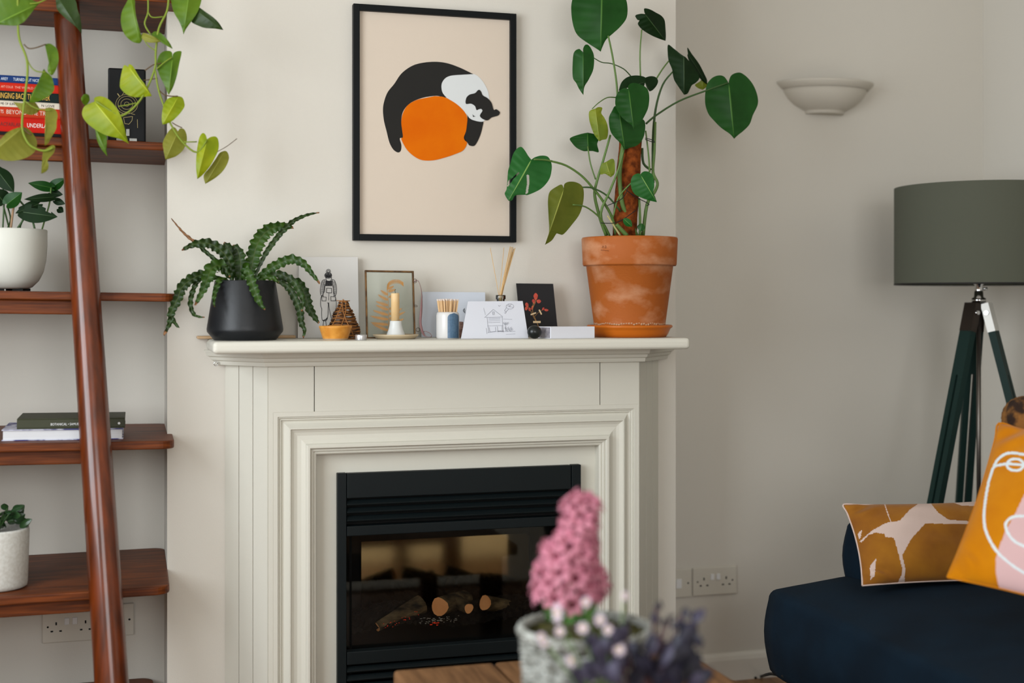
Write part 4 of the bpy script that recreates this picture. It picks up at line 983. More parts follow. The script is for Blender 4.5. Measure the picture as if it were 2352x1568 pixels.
pt((340, 22), (-60, 215), [(300, 60), (230, 150), (190, 190), (130, 215), (60, 212), (0, 208)], [(280, 5), (230, -30), (120, -60), (0, -40), (-50, 60)], M_pg)
pt((460, -60), (683, 285), [(468, 20), (480, 80), (540, 145), (620, 212), (660, 252)], [(560, -60), (630, 0), (650, 80), (670, 140), (683, 220)], M_pd, -.22)
pt((1090, -50), (1172, 362), [(1060, 20), (1020, 100), (1013, 190), (1030, 260), (1060, 310), (1110, 350), (1150, 361)], [(1128, 0), (1130, 60), (1140, 140), (1160, 220), (1182, 290), (1190, 335)], M_pg)
pt((1180, 300), (1352, 350), [(1195, 330), (1240, 355), (1300, 357)], [(1200, 275), (1250, 290), (1300, 312)], M_po)
pt((1265, 285), (1447, 410), [(1280, 310), (1330, 342), (1390, 380)], [(1300, 262), (1350, 280), (1400, 330), (1428, 370)], M_pg)
pt((1590, -90), (1537, 290), [(1430, -60), (1436, 20), (1455, 100), (1500, 180), (1525, 240)], [(1690, -60), (1688, 0), (1660, 90), (1610, 170), (1560, 240)], M_pg)
pt((1640, 85), (1872, 252), [(1615, 150), (1605, 185), (1660, 215), (1720, 235), (1800, 240)], [(1665, 62), (1720, 98), (1780, 140), (1832, 190)], M_pd)
pt((1445, 490), (1413, 795), [(1440, 440), (1410, 425), (1360, 435), (1325, 480), (1315, 560), (1340, 640), (1380, 720), (1400, 770)], [(1450, 450), (1480, 430), (1515, 428), (1520, 450), (1500, 540), (1480, 640), (1450, 730), (1425, 775)], M_pg, fold=.6)
pt((1075, 560), (1273, 805), [(1040, 545), (1020, 600), (1005, 690), (1010, 740), (1060, 790), (1120, 812), (1190, 812)], [(1080, 538), (1110, 550), (1140, 600), (1170, 650), (1210, 700), (1250, 760)], M_py)
pt((790, 850), (1080, 1205), [(740, 870), (700, 900), (688, 960), (720, 1020), (790, 1080), (880, 1130), (980, 1155), (1050, 1187)], [(790, 820), (830, 806), (880, 815), (930, 850), (980, 910), (1010, 970), (1040, 1060), (1062, 1150)], M_py)
pt((785, 1030), (902, 1312), [(800, 1100), (815, 1180), (850, 1250)], [(850, 1080), (890, 1130), (895, 1200), (892, 1260)], M_pg, -.24)
pt((752, 842), (702, 790), [(720, 882), (690, 860), (680, 820)], [(748, 805), (735, 790), (720, 784)], M_pg)
pt((1495, 805), (1362, 1045), [(1450, 810), (1400, 830), (1370, 880), (1358, 940), (1354, 1000)], [(1530, 820), (1547, 880), (1530, 920), (1490, 970), (1430, 1022)], M_py)
pt((1490, 1100), (1386, 1338), [(1460, 1065), (1420, 1090), (1380, 1150), (1363, 1200), (1370, 1260), (1380, 1310)], [(1510, 1075), (1545, 1085), (1565, 1140), (1560, 1200), (1530, 1260), (1480, 1305), (1430, 1325)], M_po, -.24)
pt((1735, 1165), (1653, 1500), [(1720, 1125), (1695, 1115), (1670, 1150), (1655, 1220), (1645, 1300), (1642, 1400)], [(1770, 1145), (1810, 1145), (1830, 1180), (1830, 1250), (1800, 1320), (1760, 1390), (1700, 1462)], M_py, fold=.6)
pt((1885, 1262), (1720, 1540), [(1840, 1280), (1800, 1340), (1750, 1410), (1705, 1470)], [(1905, 1275), (1918, 1320), (1900, 1380), (1860, 1440), (1800, 1492)], M_po, -.24)
pt((375, 372), (432, 632), [(400, 385), (415, 430), (415, 500), (400, 560), (402, 605)], [(420, 365), (470, 400), (488, 450), (490, 510), (470, 580), (447, 620)], M_pg)
pt((370, 575), (243, 857), [(355, 600), (350, 660), (300, 720), (265, 790)], [(385, 600), (430, 640), (450, 700), (450, 760), (400, 810), (330, 845), (280, 857)], M_pg)
pt((335, 915), (108, 852), [(310, 945), (260, 962), (200, 945), (150, 900)], [(300, 862), (270, 848), (200, 860), (150, 858)], M_po, -.24)
pt((380, 905), (373, 1220), [(385, 950), (386, 1050), (378, 1150)], [(420, 900), (460, 915), (482, 960), (475, 1020), (470, 1080), (430, 1150), (400, 1202)], M_po)
pt((190, 1062), (-80, 1290), [(130, 1075), (60, 1110), (0, 1170), (-60, 1230)], [(240, 1080), (290, 1140), (310, 1200), (290, 1270), (220, 1320), (130, 1345), (50, 1345), (-30, 1322)], M_po)
pt((360, 1262), (343, 1453), [(368, 1320), (372, 1350), (352, 1400)], [(400, 1235), (440, 1215), (462, 1230), (450, 1280), (400, 1340), (408, 1380), (400, 1420), (370, 1446)], M_po)
def pst(pts, r0=.0020, m=None, y=YQ):
    return obj('vine_stem', MB().tube([P(a*k1, b*k1, y) for a, b in pts], r0, 8), m or M_vine, po)
M_vine = mat('pothos_vine', (112, 128, 34), .6); M_vb = mat('brown_rootlet', (82, 62, 34), .7)
pst([(150, -60), (150, 200), (165, 340), (220, 480), (230, 620), (205, 840), (185, 1060), (230, 1190), (300, 1245), (380, 1262), (445, 1235)], .0026)
pst([(220, 480), (260, 560), (310, 598), (385, 603)], .0014); pst([(200, 370), (240, 405), (300, 400), (385, 370)], .0014, M_vb)
pst([(205, 840), (260, 885), (330, 915), (428, 925)], .0014); pst([(185, 1060), (225, 1105), (265, 1130)], .0016, M_vb)
pst([(250, 30), (330, 20), (450, -40)], .0016)
pst([(1238, -60), (1240, 100), (1212, 200), (1262, 290)], .0018)
pst([(1415, -60), (1400, 90), (1330, 240), (1305, 430), (1300, 560), (1240, 720), (1150, 870), (1020, 970), (930, 930), (805, 850)], .0024)
pst([(1300, 590), (1325, 740), (1370, 880), (1430, 1040), (1530, 1190), (1650, 1275), (1735, 1170)], .0022)
pst([(1530, 1190), (1650, 1187)], .0014); pst([(1320, 740), (1370, 790), (1430, 805), (1490, 805)], .0014, M_vb)
pst([(1215, 590), (1290, 540), (1350, 530)], .0014, M_vb); pst([(1240, 100), (1275, 145), (1370, 140)], .0014)
pst([(1150, 860), (1060, 880), (990, 890)], .0012); pst([(1210, 340), (1250, 390), (1315, 430)], .0012); pst([(1440, 1025), (1480, 1050), (1525, 1070)], .0012, M_vb)
pst([(1200, 672), (1260, 665), (1320, 655)], .0012, M_vb); pst([(1310, 580), (1380, 520), (1440, 480)], .0014)
pst([(1820, 1270), (1900, 1225), (1985, 1160)], .0008, M_vb)
# crown of the plant in its pot on the top board
pz = V(X(300, .12), .12, shz(0, X(300, .12)))
t = thing('planter', pz, 'white planter on the top ladder shelf board, above the picture edge', 'pot')
obj('planter_body', MB().lathe(pz, [(.001, .001), (.055, .001), (.07, .10), (.068, .102), (.064, .1), (.06, .08), (.001, .08)], 32), M_cer, t)
for a in ((150, -60), (1238, -60), (1415, -60)):
    e = P(a[0]*k1, a[1]*k1, YQ); obj('vine_stem', MB().tube([pz+V(0, 0, .08), pz+V((e.x-pz.x)*.4, -.08, .13), V(e.x, YQ+.02, e.z+.08), e], .0024, 8), M_vine, po)

# ================================================================= BOOKS ON SHELF 2
def shelfbook(name, label, x0, x1, yfr, dpt, z0, th, col, tl, pv, grp, spine=True, pages=(226, 218, 200)):
    t = thing(name, V((x0+x1)/2, yfr+dpt/2, z0), label, 'book', grp)
    cov = mat('cover_%s' % '_'.join(map(str, col)), col, .7, spec=.15); pg = mat('page_block', pages, .8, col2=(200, 190, 170), nscale=3, stretch=(1, 1, 300))
    f = tilt(pv, tl); c = .0022
    mb = MB().box((x0, yfr, z0), (x1, yfr+dpt, z0+c)).box((x0, yfr, z0+th-c), (x1, yfr+dpt, z0+th))
    if spine: mb.box((x0, yfr, z0+c), (x1, yfr+c, z0+th-c))
    else: mb.box((x0, yfr+dpt-c, z0+c), (x1, yfr+dpt, z0+th-c))
    obj('cover', mb.xf(f), cov, t, bevel=.0006)
    obj('pages', MB().box((x0+.003, yfr+(c if spine else .003), z0+c), (x1-.003, yfr+dpt-.003, z0+th-c)).xf(f), pg, t)
    return t
xr2 = X(150, -.03); yb2 = -.045; pv = V(SH[1] and X(408, -.06), 0, ZSH[1]); tl2 = SH[1][3]
zc_ = ZSH[1]+.0005
rows = [(312, 303, (26, 20, 22), []), (303, 268, (176, 22, 6), [('ACFARLANE', 0, 54, (96, 22, 14), .26), ('UNDERLAND', 62, 122, (226, 216, 208), .28)]),
        (269, 246, (172, 48, 20), [('TS', 0, 7, (220, 206, 190), .34), ('BEYOND THE TREES', 14, 121, (204, 188, 170), .42)]),
        (246, 231, (206, 196, 178), [('ME OF SUN', 0, 32, (60, 50, 50), .36), ('N LOVE', 94, 124, (60, 50, 50), .34)]),
        (231, 209, (14, 30, 28), [('INGING BACK THE BEAVER', -1, 113, (206, 160, 60), .6)]),
        (210, 190, (180, 34, 14), [('ART COLLIS', 0, 28, (214, 160, 140), .26), ('THE WORLD OF', 32, 86, (214, 160, 140), .26)]),
        (192, 175, (20, 48, 100), [('AREY', 0, 16, (200, 208, 216), .38), ('TURNED OUT NICE', 28, 87, (200, 208, 216), .4)])]
labs = ['black book at the bottom of the stack on the second ladder shelf', 'thick bright red book reading UNDERLAND in white', 'orange red book reading BEYOND THE TREES in pale capitals', 'white spined thin book in the middle of the book stack', 'dark green book with hand drawn yellow spine lettering', 'slim red book with small pale lettering, second from the top of the stack', 'blue book with white capitals, topmost of the stack']
total = None
for k, (ya, yb_, col, segs) in enumerate(rows):
    th = (ya-yb_)*.00104*.98
    xx = xr2+[.0, -.004, -.002, .004, .003, -.004, -.008][k]; yo = [0, .003, .001, .004, 0, .003, .002][k]
    t = shelfbook('book', labs[k], xx-.235, xx, yb2+yo, .145, zc_, th, col, tl2, pv, 'stacked books on the second shelf')
    for s_txt, p0x, p1x, tcol, hf in segs:
        f = tilt(pv, tl2); Yt = yb2+yo-.0003; zm = zc_+th*(1-hf)/2
        xa, xb_ = X(p0x, Yt), X(p1x, Yt)
        text('spine_lettering', s_txt, V(*f(V(xa, Yt, zm))), V(*f(V(xb_, Yt, zm))), th*hf, V(0, -1, 0), mat('ink_%d_%d_%d' % tcol, tcol, .6), t)
    zc_ += th
# black box with gold ring drawing
ybx = -.02; xa, xb_ = X(248, ybx), X(335, ybx); zb_ = shz(1, (xa+xb_)/2)
hbx = P(290, 157, ybx).z-zb_
t = thing('keepsake_box', V((xa+xb_)/2, ybx+.04, zb_), 'black upright box with a fine gold camera drawing, right of the rail', 'box')
obj('box_body', MB().box((xa, ybx, zb_+.001), (xb_, ybx+.055, zb_+hbx)), mat('black_lacquer', (9, 10, 12), .45, spec=.15), t, bevel=.004)
M_gold = mat('dull_gold', (150, 136, 92), .4, metal=.6)
g_ = MB(); yg = ybx-.0004; p0 = V(0, yg, 0); nn_ = V(0, -1, 0)
def SG(pts, w=.0009): stroke(g_, [(a*k1, b*k1) for a, b in pts], w, p0, nn_, 0)
SG(circ(1062, 872, 92, 82, 30)+[(1154, 872)]); SG(circ(1062, 872, 74, 66, 30)+[(1136, 872)]); SG(circ(1062, 872, 50, 44, 24)+[(1112, 872)]); SG(circ(1062, 872, 20, 18, 16)+[(1082, 872)])
SG([(985, 785), (1000, 805)], .002); SG([(1010, 960), (1060, 940), (1130, 960)]); SG([(1035, 985), (1110, 975), (1105, 1010), (1080, 1040), (1045, 1035), (1035, 985)]); SG([(1150, 1000), (1152, 1070)])
SG([(1020, 800), (1040, 770), (1085, 765), (1110, 790)])
obj('gold_drawing', g_, M_gold, t)
mb = MB().obox(P(1072*k1, 1110*k1, yg-.002), V(.004, 0, 0), V(0, .002, 0), V(0, 0, .009)); mb.box(P(975*k1, 1188*k1, yg-.004), P(1040*k1, 1160*k1, yg)); mb.box(P(1085*k1, 1188*k1, yg-.004), P(1148*k1, 1160*k1, yg))
obj('metal_clasp', mb, mat('dull_nickel', (120, 120, 116), .35, metal=.8), t, bevel=.0008)

# shelf 3 : white pot with dark plant
x3, y3 = X(22, .05), .05; z3 = shz(2, x3); rp = X(109, .05)-x3
t = thing('houseplant_pot', V(x3, y3, z3), 'rounded cream ceramic pot on the middle ladder shelf', 'pot')
zt3 = P(100, 528, .05).z-z3
obj('pot_body', MB().lathe(V(x3, y3, z3+.006), [(.001, 0), (rp*.48, 0), (rp*.60, .004), (rp*.78, .020), (rp*.90, .042), (rp*.97, .07), (rp, zt3*.7), (rp, zt3-.008), (rp*.985, zt3-.006), (rp*.94, zt3-.006), (rp*.93, zt3-.03), (.001, zt3-.03)], 64), mat('cream_ceramic', (206, 206, 196), .45, bump=.08), t)
mb = MB()
for q in range(5): a = q*2*PI/5+.3; mb.box(V(x3+rp*.42*math.cos(a)-.012, y3+rp*.42*math.sin(a)-.006, z3+.0005), V(x3+rp*.42*math.cos(a)+.012, y3+rp*.42*math.sin(a)+.006, z3+.007))
obj('foot', mb, M_dark, t)
hp = thing('houseplant', V(x3, y3, z3+zt3-.03), 'dark split leaved plant growing in the cream pot on the middle shelf', 'plant')
k2 = .26786
def q2(a, b, y): return P(a*k2, 380+b*k2, y)
def hl(B, T, w_, mats, y, **k): return obj('leaf', leaf(MB(), q2(*B, y), q2(*T, y-.01), w_*k2/900/max(.35, math.cos(k.get('roll', 0))), **k), mats, hp)
hl((440, 190), (240, 150), 85, M_mo, .03, fold=.2); hl((440, 190), (560, 110), 90, M_mo, .04, fold=.3)
hl((460, 270), (205, 290), 70, M_mod, .0, fold=.3); hl((200, 400), (495, 440), 150, M_mod, -.01, fold=.2, notch=[(.5, .58, 1), (.7, .78, 1)])
hl((330, 330), (130, 410), 90, M_mod, .0, fold=.2); hl((470, 300), (560, 330), 60, M_mod, .02); hl((430, 230), (540, 250), 70, M_mod, .05)
hl((-10, 60), (120, 230), 140, M_mod, -.02, fold=.3); hl((60, 330), (190, 230), 120, M_mo, -.02, fold=.25); hl((30, 310), (-60, 200), 150, M_mod, -.01); hl((-30, 20), (60, 100), 60, M_mod, .0, fold=.4); hl((500, 370), (545, 400), 60, M_mod, .04)
def hs(pts, y, r_=.002, m=M_st2): obj('stem', MB().tube([q2(a, b, y) for a, b in pts], r_, 7), m, hp)
hs([(345, 600), (395, 430), (425, 320), (438, 190)], .03, .002, M_stem); hs([(310, 600), (260, 420), (150, 280)], .0, .0024); hs([(85, 600), (110, 400), (130, 260)], .0, .0028, mat('tan_stem', (150, 120, 90), .6))
hs([(20, 600), (35, 300), (20, 150)], .0); hs([(100, 600), (190, 480), (210, 400)], .01, .0024); hs([(170, 600), (190, 480), (330, 330)], .02); hs([(30, 600), (90, 470), (60, 340)], .02); hs([(90, 580), (30, 350)], .01)
obj('soil', MB().lathe(V(x3, y3, z3+zt3-.022), [(rp*.92, 0), (.001, .004)], 24), M_soil, hp)

# shelf 4 : two books
def plainbook(name, label, x0, x1, yf, dp_, z0, th, cov, spine_front, tl, pv, pages=(212, 212, 214)):
    t = thing(name, V((x0+x1)/2, yf+dp_/2, z0), label, 'book', 'pair of books on the fourth shelf'); f = tilt(pv, tl); c = .0025
    mb = MB().box((x0, yf, z0), (x1, yf+dp_, z0+c)).box((x0, yf, z0+th-c), (x1, yf+dp_, z0+th))
    if spine_front: mb.box((x0, yf, z0+c), (x1, yf+c, z0+th-c))
    else: mb.box((x0, yf+dp_-c, z0+c), (x1, yf+dp_, z0+th-c))
    obj('cover', mb.xf(f), cov, t, bevel=.001)
    obj('pages', MB().box((x0+.003, yf+(c if spine_front else .004), z0+c), (x1-.003, yf+dp_-.004, z0+th-c)).xf(f), mat('pages_%d' % pages[2], pages, .8, col2=tuple(q-14 for q in pages), nscale=3, stretch=(1, 1, 400)), t)
    return t
tl4 = SH[3][3]; pv4 = V(X(401, -.17), 0, ZSH[3]); yb4 = -.12
xa, xb_ = X(3, yb4), X(283, yb4)
th1 = .0265; plainbook('book', 'thick book with blue and violet patterned cover, lying under the green book', xa, xb_, yb4, .20, ZSH[3]+.0005, th1, mat('patterned_cover', (190, 190, 206), .5, col2=(66, 66, 120), nscale=28, fac=(.45, .55)), False, tl4, pv4)
ya4 = -.112; xa2, xb2 = X(38, ya4), X(287, ya4); th2 = .0245
t = plainbook('book', 'olive green book reading BOTANICAL, on top of the patterned book', xa2, xb2, ya4, .17, ZSH[3]+.0005+th1, th2, mat('olive_cover', (52, 54, 34), .55), True, tl4, pv4, (190, 184, 160))
f = tilt(pv4, tl4); zz4 = ZSH[3]+th1+.0085; yy = ya4-.0003
text('spine_lettering', 'BOTANICAL • SAMUEL', V(*f(V(X(116, yy), yy, zz4))), V(*f(V(X(184, yy), yy, zz4))), .0055, V(0, -1, 0), M_white, t)
obj('spine_emblem', MB().ell(V(*f(V(X(273, yy), yy, zz4+.003))), .003, .0005, .003, 0, 10, 5), M_white, t)

# shelf 5 : small pot with succulent
x5, y5 = X(-8, -.1), -.1; z5_ = shz(4, x5); r5 = X(68, -.1)-x5
zt5 = P(30, 1210, -.1).z-z5_
t = thing('succulent_pot', V(x5, y5, z5_), 'white speckled cylinder pot on the lower ladder shelf', 'pot')
obj('pot_body', MB().lathe(V(x5, y5, z5_), [(.001, .001), (r5*.86, .001), (r5*.93, .004), (r5*.95, .012), (r5, zt5-.006), (r5*.98, zt5), (r5*.93, zt5), (r5*.92, zt5-.015), (.001, zt5-.015)], 64), mat('speckled_white', (204, 204, 198), .5, col2=(190, 188, 180), nscale=150), t)
su = thing('succulent', V(x5, y5, z5_+zt5-.015), 'glossy dark green jade plant in the white pot on the lower shelf', 'plant')
M_jade = [mat('jade_green', (34, 58, 34), .25, col2=(44, 70, 36), nscale=30), mat('jade_rib', (44, 68, 40), .3)]
random.seed(21)
for k in range(46):
    q = random.uniform(0, 2*PI); e = random.uniform(.1, 1.25); rr_ = random.uniform(.02, .062)
    c_ = V(x5+.01, y5, z5_+zt5-.005)+V(math.cos(q)*math.cos(e), math.sin(q)*math.cos(e), math.sin(e)*.9)*rr_
    d = V(math.cos(q+random.uniform(-.5, .5)), math.sin(q), random.uniform(-.1, .8)).normalized()
    mb = leaf(MB(), c_, c_+d*random.uniform(.022, .034), .017, roll=random.uniform(-1, 1), fold=.15, prof=OVAL)
    obj('leaf', mb, M_jade, su, solid=.002)
for k in range(7):
    q = k*2*PI/7; obj('stem', MB().tube([V(x5, y5, z5_+zt5-.014), V(x5+.02*math.cos(q), y5+.02*math.sin(q), z5_+zt5+.02), V(x5+.035*math.cos(q), y5+.035*math.sin(q), z5_+zt5+.04)], .0025, 6), M_st2, su)

# ================================================================= FLOOR LAMP
YLp = -.12; lc = V(X(2248, YLp), YLp, 0); tl_ = (lc-CAM).dot(FW)
zs1 = H+(YH-430)/FPX*tl_; zs0 = H+(YH-653)/FPX*tl_; rl = 190/FPX*tl_*.985
lamp = thing('floor_lamp', lc, 'tripod floor lamp with grey green drum shade and dark green legs', 'lamp')
M_shade = mat('grey_linen_shade', (78, 80, 68), .85, bump=.2, bscale=500)
obj('lamp_shade', MB().lathe(lc, [(rl-.003, zs0+.001), (rl, zs0), (rl, zs0+.004), (rl, zs1-.004), (rl, zs1), (rl-.003, zs1), (rl-.003, zs0+.001)], 72), M_shade, lamp)
obj('shade_trim', MB().lathe(lc, [(rl-.004, zs0-.0015), (rl+.0008, zs0-.0015), (rl+.0008, zs0+.003), (rl-.004, zs0+.003)], 72), mat('dark_trim', (30, 28, 26), .7), lamp)
mb = MB()
for q in (0, 2*PI/3, 4*PI/3): mb.tube([lc+V(0, 0, zs0+.05), lc+V((rl-.003)*math.cos(q), (rl-.003)*math.sin(q), zs0+.05)], .0015, 6)
obj('shade_spider', mb, M_chrome, lamp)
zh = H+(YH-690)/FPX*tl_
obj('lamp_holder', MB().lathe(lc, [(.001, zh-.006), (.02, zh-.006), (.02, zh+.006), (.013, zh+.010), (.011, zh+.045), (.017, zh+.05), (.017, zh+.10), (.001, zh+.1)], 24), M_chrome, lamp)
obj('switch_knob', MB().tube([lc+RT*.013+V(0, 0, zh+.034), lc+RT*.024+V(0, 0, zh+.034)], .005, 10), M_chrome, lamp)
obj('bulb', MB().ell(lc+V(0, 0, zh+.13), .03, .03, .035, 0, 16, 12), mat('bulb_glass', (220, 216, 206), .3), lamp)
obj('centre_rod', MB().tube([lc+V(0, 0, zh-.02), lc+V(0, 0, .35)], .0065, 12, smoothpath=False), mat('brushed_steel', (110, 104, 98), .35, metal=.9), lamp)
M_leg = mat('dark_green_wood', (20, 42, 38), .6, spec=.2)
for ang, rad in ((-math.radians(35), .31), (math.radians(85), .31), (math.radians(205), .31)):
    d = RT*math.cos(ang)+FW*math.sin(ang); d.normalize()
    top = lc+d*.028+V(0, 0, zh-.035); bot = lc+d*rad+V(0, 0, .006)
    ax = (bot-top); side = d.cross(UP).normalized(); nl = side.cross(ax).normalized()
    o = MB(); hw_ = .022; g_ = .004
    a1 = top+ax*.045; sl0 = top+ax*.16; sl1 = top+ax*.62
    def seg_(m_, p, q, s0, s1):
        m_.obox((p+q)/2+side*((s0+s1)/2), (q-p)/2, side*((s1-s0)/2), nl*.010)
    seg_(o, a1, bot, -hw_, -g_); seg_(o, a1, bot, g_, hw_); seg_(o, a1, sl0, -g_, g_); seg_(o, sl1, bot, -g_, g_)
    lg = obj('leg', o, M_leg, lamp)
    br = MB(); br.obox(top+ax*.012, ax*.036, side*.0225, nl*.0112)
    obj('leg_bracket', br, mat('dark_bronze', (58, 50, 44), .4, metal=.7) if ang > 0 else mat('bright_steel', (214, 212, 206), .45, metal=.2), lg)
    bl = MB().tube([top+side*.028, top-side*.028], .006, 10); obj('pivot_bolt', bl, M_chrome, lg)
    w_ = top+ax*.53; obj('wing_nut', MB().tube([w_-side*.030, w_+side*.03], .003, 8).ell(w_-side*.033, .002, .008, .004, 0, 8, 6), M_chrome, lg)
    z_ = top+ax*.58; st_ = MB().tube([lc+V(0, 0, z_.z+.10), z_], .0035, 8); obj('stay_rod', st_, mat('dark_bronze', (58, 50, 44), .4, metal=.7), lamp)

# ================================================================= SOFA
YS = -.36
SX0 = X(1764, YS)-.012; zsf = P(1764, 1348, YS).z; zsb = P(1772, 1548, YS).z
sofa = thing('sofa', V(SX0+.5, -1.3, 0), 'deep navy blue fabric sofa along the right hand wall', 'sofa')
M_sofa = mat('navy_fabric', (9, 28, 42), .9, spec=.15, bump=.35, bscale=600, col2=(7, 22, 34), nscale=8)
YE = -1.65
def softblock(x0, x1, y0, y1, z0, z1, crown=0, r=.03):
    """rounded upholstered block"""
    mb = MB(); nx, ny = 24, 30
    def h(u, v): return crown*(1-abs(2*u-1)**3)*(1-.4*(2*v-1)**6)
    for j in range(ny+1):
        for i in range(nx+1):
            u, v = i/nx, j/ny; mb.vert((x0+r+(x1-x0-2*r)*u, y0+r+(y1-y0-2*r)*v, z1+h(u, v)+.0015*math.sin(23*u+9*v)))
    for j in range(ny):
        for i in range(nx): a = j*(nx+1)+i; mb.face((a, a+1, a+nx+2, a+nx+1), 0, True)
    ring = [(0, j) for j in range(ny, -1, -1)]+[(i, 0) for i in range(1, nx+1)]+[(nx, j) for j in range(1, ny+1)]+[(i, ny) for i in range(nx-1, 0, -1)]
    prev = [j*(nx+1)+i for i, j in ring]; n_ = len(ring)
    steps = [(r*math.sin(a), -r*(1-math.cos(a))) for a in (PI/10, PI/5, PI*.3, PI*.4, PI/2)]
    hs_ = z1-z0-2*r
    steps += [(r+.012*math.sin(PI*k/6), -r-hs_*k/6) for k in range(1, 7)]
    steps += [(r*math.cos(a), -r-hs_-r*math.sin(a)) for a in (PI/6, PI/3, PI/2)]
    base = [mb.v[p].copy() for p in prev]
    for o_, dz in steps:
        cur = []
        for (i, j), b_ in zip(ring, base):
            sx = -1 if i == 0 else 1 if i == nx else 0; sy = -1 if j == 0 else 1 if j == ny else 0
            q = .707 if sx and sy else 1
            cur.append(mb.vert((b_.x+sx*o_*q, b_.y+sy*o_*q, b_.z+dz)))
        for k in range(n_): mb.face((prev[(k+1) % n_], prev[k], cur[k], cur[(k+1) % n_]), 0, True)
        prev = cur
    mb.face(prev)
    return mb
def seatblk(): return softblock(SX0, XR-.03, YE, YS, zsb, zsf, .045)
o = obj('seat', seatblk(), M_sofa, sofa)
axx = X(1936, YS); azt = P(1936, 1192, YS).z
obj('arm', softblock(axx, XR-.03, YS-.13, YS-.005, zsf-.02, azt-.005, .004, .018), M_sofa, sofa)
obj('backrest', softblock(XR-.22, XR-.03, YE, YS-.13, zsf, zsf+.20, .02), M_sofa, sofa)
for x_, y_ in ((SX0+.12, YS-.15), (XR-.15, YS-.12), (SX0+.12, YE+.15), (XR-.15, YE+.15)):
    obj('leg', MB().tube([V(x_, y_, 0.0), V(x_, y_, zsb+.005)], [.015, .024], 14, smoothpath=False), M_dark, sofa)
def cushion(name, ctr, ux, uy, w_, h_, th, patt, mats, label, N_=210, pinch=.055):
    n_ = ux.cross(uy).normalized()
    if n_.dot(CAM-ctr) < 0: n_ = -n_
    t = thing(name, ctr-uy*h_/2, label, 'cushion'); NV = int(N_*h_/w_)
    for part in ('front_cover', 'back_cover'):
        mb = MB(); s = 1 if part == 'front_cover' else -1; nu_, nv_ = (N_, NV) if s > 0 else (30, 24)
        for j in range(nv_+1):
            for i in range(nu_+1):
                u, v = 2*i/nu_-1, 2*j/nv_-1
                x_ = u*w_/2*(1-pinch*(1-v*v)); y_ = v*h_/2*(1-pinch*(1-u*u))
                hgt = th/2*(max(0, 1-abs(u)**2.6)*max(0, 1-abs(v)**2.6))**.55
                hgt += .0025*math.sin(7*u+3*v)*math.sin(9*v-2*u)*(1-u*u)*(1-v*v)+.006*math.exp(-((abs(u)-.8)**2+(abs(v)-.8)**2)*30)*math.sin(20*(u*v))
                mb.vert(ctr+ux*x_+uy*y_+n_*(s*hgt))
        for j in range(nv_):
            for i in range(nu_):
                a = j*(nu_+1)+i; mt = 0
                if s > 0:
                    c_ = (mb.v[a]+mb.v[a+1]+mb.v[a+nu_+1]+mb.v[a+nu_+2])/4; mt = patt(*proj(c_))
                else: mt = len(mats)-1
                mb.face((a, a+1, a+nu_+2, a+nu_+1), mt, True)
        obj(part, mb, mats, t)
    pts = [ctr+ux*(u*w_/2*(1-pinch*(1-v*v)))+uy*(v*h_/2*(1-pinch*(1-u*u))) for u, v in [(-1+2*k/10, -1) for k in range(10)]+[(1, -1+2*k/10) for k in range(10)]+[(1-2*k/10, 1) for k in range(10)]+[(-1, 1-2*k/10) for k in range(11)]]
    obj('seam_piping', MB().tube(pts, .0022, 6, caps=False), mats[-2], t)
    return t
k8 = .42589
def z8(pts): return [(1740+a*k8, 900+b*k8) for a, b in pts]
PK = z8([(755, 1028), (792, 1022), (797, 950), (780, 880), (830, 790), (905, 708), (1175, 714), (1175, 699), (1030, 688), (975, 650), (925, 588), (870, 600), (820, 635), (770, 690), (740, 700), (718, 698), (680, 712), (620, 745), (550, 805), (560, 812), (600, 768), (640, 758), (685, 765), (690, 782), (735, 785), (760, 870), (780, 950), (775, 990)])
PK2 = z8([(538, 765), (565, 742), (553, 795), (545, 790)]); PK3 = z8([(606, 940), (640, 895), (632, 990), (610, 1010)]); PK4 = z8([(1040, 590), (1180, 592), (1175, 614), (1100, 612)]); LN = z8([(683, 598), (718, 700)])
def pat1(x, y):
    if inpoly(x, y, PK) or inpoly(x, y, PK2) or inpoly(x, y, PK3) or inpoly(x, y, PK4) or dline(x, y, LN) < 1.2: return 1
    return 0
M_must = mat('mustard_velvet', (150, 96, 8), .85, col2=(122, 70, 4), nscale=9, sheen=.1, bump=.2, bscale=300); M_pink = mat('dusty_pink', (196, 174, 164), .85, bump=.2, bscale=300); M_grey = mat('grey_back_fabric', (96, 96, 100), .9)
# lumbar cushion
ca = P(1938, 1160, -.50); cb = P(2252, 1152, -.56); cc_ = P(2000, 1342, -.62); 
ux = (cb-ca); wq = ux.length+.06; ux.normalize(); uy = (ca-cc_); uy = uy-ux*uy.dot(ux); hq = uy.length*1.02; uy.normalize()
ctr1 = (P(1940, 1160, -.5)+P(2000, 1342, -.62))/2+ux*(wq/2-.012)
cushion('cushion', ctr1, (ux+uy*-.0).normalized(), uy, wq, hq, .10, pat1, [M_must, M_pink, M_pink, M_grey], 'mustard cushion with pale pink branching shapes, lying behind the orange one')
k7 = .3190
def z7(pts): return [(2150+a*k7, 900+b*k7) for a, b in pts]
FACE = z7(c2([(720, 480), (633, 450), (520, 440), (450, 480), (420, 530), (385, 620), (355, 780), (345, 920), (370, 1030), (440, 1150), (540, 1240), (640, 1305), (740, 1350)]))
BROW = z7([(430, 530), (510, 515), (720, 530)]); EYE = z7(circ(570, 523, 60, 42, 24)+[(630, 523)]); LIP = z7(c2([(760, 900), (633, 893), (550, 900), (503, 945), (510, 1000), (560, 1070), (640, 1112), (760, 1160)]))
